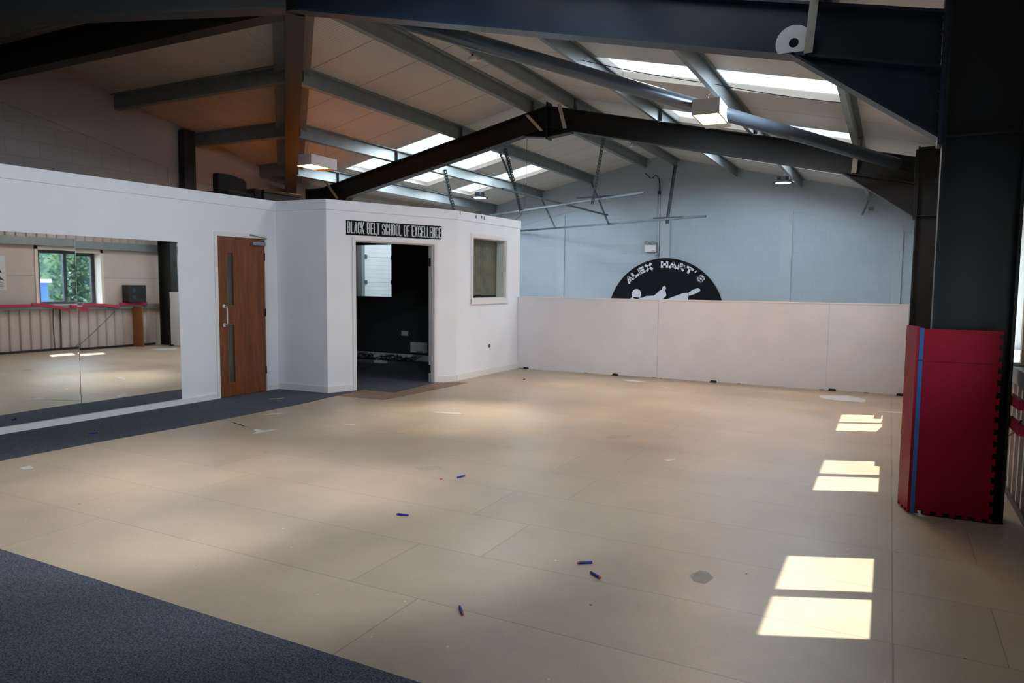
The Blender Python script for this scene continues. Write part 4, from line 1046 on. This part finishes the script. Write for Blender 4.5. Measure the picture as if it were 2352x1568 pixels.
# ------------------------------------------------------------------ outside
struct('ground_outside', box((1.6, -30, -3.2), (60, 60, -3.0)), 'ground')
def tree(x, y, h, r, label):
    e = empty('tree', (x, y, -3), label, 'tree', 'trees outside the windows')
    MB().tube([(x, y, -3), (x+.1, y, -1), (x, y+.1, h*.4-3)], [.25, .2, .12], 10).build('trunk', 'bark', e)
    rr = random.Random(int(x*10+y)); vs = []; fs = []
    for i in range(9000):
        while True:
            q = V((rr.uniform(-1, 1), rr.uniform(-1, 1), rr.uniform(-1, 1)))
            if .55 < q.length < 1: break
        lump = 1+.14*math.sin(q.x*7+x)*math.sin(q.y*6+y)*math.cos(q.z*8)
        c = V((x+q.x*r*lump, y+q.y*r*lump, -3+h*.55+q.z*h*.48*lump)); s = rr.uniform(.05, .12)
        a = V((rr.uniform(-1, 1), rr.uniform(-1, 1), rr.uniform(-1, 1))).normalized(); b_ = a.cross(V((rr.uniform(-1, 1), rr.uniform(-1, 1), rr.uniform(-1, 1)))).normalized()
        n = len(vs); vs += [c+a*s, c+b_*s*.6, c-a*s, c-b_*s*.6]; fs.append((n, n+1, n+2, n+3))
    MB().add(vs, fs).build('crown', 'leaf', e)
    k = MB(); k.tube([(x, y, -3+h*.55+h*.42*math.sin(t)) for t in (-1.5, -1, -.5, 0, .5, 1, 1.5)], [r*.78*math.cos(t) for t in (-1.5, -1, -.5, 0, .5, 1, 1.5)], 14)
    k.build('inner_foliage', 'leaf', e, smooth=True)
for i, (x, y, h, r) in enumerate(((14.5, 15.3, 8.6, 1.8), (14.2, 18.7, 9.0, 1.8), (15.5, 23.0, 8.5, 1.9), (15.0, 11.8, 7.6, 1.8), (18.6, 17.4, 9.4, 2.3), (18.4, 21.6, 9.4, 2.3), (18.8, 13.0, 9.0, 2.2))):
    tree(x, y, h, r, 'green leafy tree outside the window, seen in the mirror')
e = empty('blue_container', (9, 9.0, -3), 'blue container with a white roof outside the window, seen in the mirror', 'container')
m = MB(); m.box((7.6, 5, -3), (10, 12.5, 1.42))
for k in range(40): m.box((7.57, 5.03+k*.185, -2.9), (7.6, 5.10+k*.185, 1.38))
m.build('body', 'container', e)
MB().box((7.5, 4.9, 1.42), (10.1, 12.56, 1.52)).build('roof', 'conwhite', e)

# ------------------------------------------------------------------ light
def lamp(name, kind, loc, energy, col, target=None, **kw):
    l = bpy.data.lights.new(name, kind); l.energy = energy; l.color = col
    for k, v in kw.items(): setattr(l, k, v)
    o = bpy.data.objects.new(name, l); C.objects.link(o); o.location = loc
    if target is not None: o.rotation_euler = (V(target)-V(loc)).to_track_quat('-Z', 'Y').to_euler()
    return o
sd_ = V((-.586, -.258, -.768))
lamp('sun', 'SUN', (10, 8, 12), 13.0, (1, .95, .86), V((10, 8, 12))+sd_, angle=.009)
# spot lamps added inside the rooflight openings, hand-aimed to lay soft floor pools
def glow(x, y, tx, ty, en, ang, col=(1, .955, .875)):
    lamp('rooflight_spot', 'SPOT', (x, y, RZ(x)+.05), en, col, (tx, ty, 0), spot_size=math.radians(ang), spot_blend=1., shadow_soft_size=.22)
glow(-2.6, 8.92, -4.4, 6.75, 980, 30); glow(-1.2, 8.92, -3.5, 7.2, 330, 32)
glow(-2.6, 11.8, -4.5, 9.3, 330, 36); glow(-1.2, 11.8, -3.3, 9.4, 150, 36)
glow(-2.6, 4.85, -5.1, 3.75, 560, 30); glow(-1.9, 4.85, -3.5, 4.1, 420, 24)
glow(-2.6, 2.95, -5.3, 2.7, 300, 30); glow(-1.9, 2.95, -3.7, 2.6, 300, 24)
for i, (a, b_) in enumerate(SKR):
    y = (a+b_)/2; en = (330, 12, 150, 110, 90, 90)[i]
    for x in (-2.75, -1.2):
        lamp('rooflight_spot', 'SPOT', (x, y, RZ(x)+.055), en, (.82, .91, 1), (x-.8, y-.1, 0) if i > 1 else (x-4.5, y+2.2, .9), spot_size=math.radians(176 if i > 1 else 118), spot_blend=.3, shadow_soft_size=.3)  # wide added spots; those of the two nearest rooflights tilt forward to brighten walls
for i, (a, b_) in enumerate(SKL):
    y = (a+b_)/2
    for x in (-9.1, -7.75):
        lamp('rooflight_spot', 'SPOT', (x, y, RZ(x)+.055), 135, (.82, .91, 1), (x+.3, y-.3, 0), spot_size=math.radians(176), spot_blend=.3, shadow_soft_size=.3)
for i, (a, b_) in enumerate(WIN):
    o = lamp('window_portal', 'AREA', (1.18, (a+b_)/2, 1.55), 1, (1, 1, 1), (0, (a+b_)/2, 1.55), shape='RECTANGLE', size=1.2, size_y=1.2)
    o.data.cycles.is_portal = True

w = bpy.data.worlds.new('sky'); bpy.context.scene.world = w; w.use_nodes = True
nt = w.node_tree; bg = nt.nodes['Background']
tc = nt.nodes.new('ShaderNodeTexCoord'); sp = nt.nodes.new('ShaderNodeSeparateXYZ'); nt.links.new(tc.outputs['Generated'], sp.inputs[0])
nt.links.new(ramp(nt, sp.outputs[2], 0, .6, (.86, .93, 1, 1), (.55, .74, 1, 1)), bg.inputs[0])
bg.inputs[1].default_value = 7.0

# ------------------------------------------------------------------ camera
cam = bpy.data.cameras.new('camera'); co = bpy.data.objects.new('camera', cam); C.objects.link(co)
yaw, pitch, roll = -.480182716, -.0812415770, .0101645026
cy, sy, cpp, spp = math.cos(yaw), math.sin(yaw), math.cos(pitch), math.sin(pitch)
f = V((sy*cpp, cy*cpp, spp)); rt = V((cy, -sy, 0)); up = rt.cross(f)
r1 = rt*math.cos(roll)+up*math.sin(roll); u1 = -rt*math.sin(roll)+up*math.cos(roll)
co.matrix_world = Matrix(((r1.x, u1.x, -f.x, 0), (r1.y, u1.y, -f.y, 0), (r1.z, u1.z, -f.z, 1.494), (0, 0, 0, 1)))
cam.sensor_width = 36; cam.lens = 1660.92/2352*36; cam.clip_start = .05; cam.clip_end = 300
sc = bpy.context.scene; sc.camera = co
sc.view_settings.view_transform = 'Standard'; sc.view_settings.look = 'None'; sc.view_settings.gamma = 1; sc.view_settings.exposure = .2
sc.view_settings.use_curve_mapping = False
sc.cycles.use_denoising = True
sc.cycles.max_bounces = 10; sc.cycles.diffuse_bounces = 6; sc.cycles.glossy_bounces = 4; sc.cycles.transparent_max_bounces = 12
sc.cycles.sample_clamp_indirect = 6.0
sc.cycles.caustics_reflective = False; sc.cycles.caustics_refractive = False
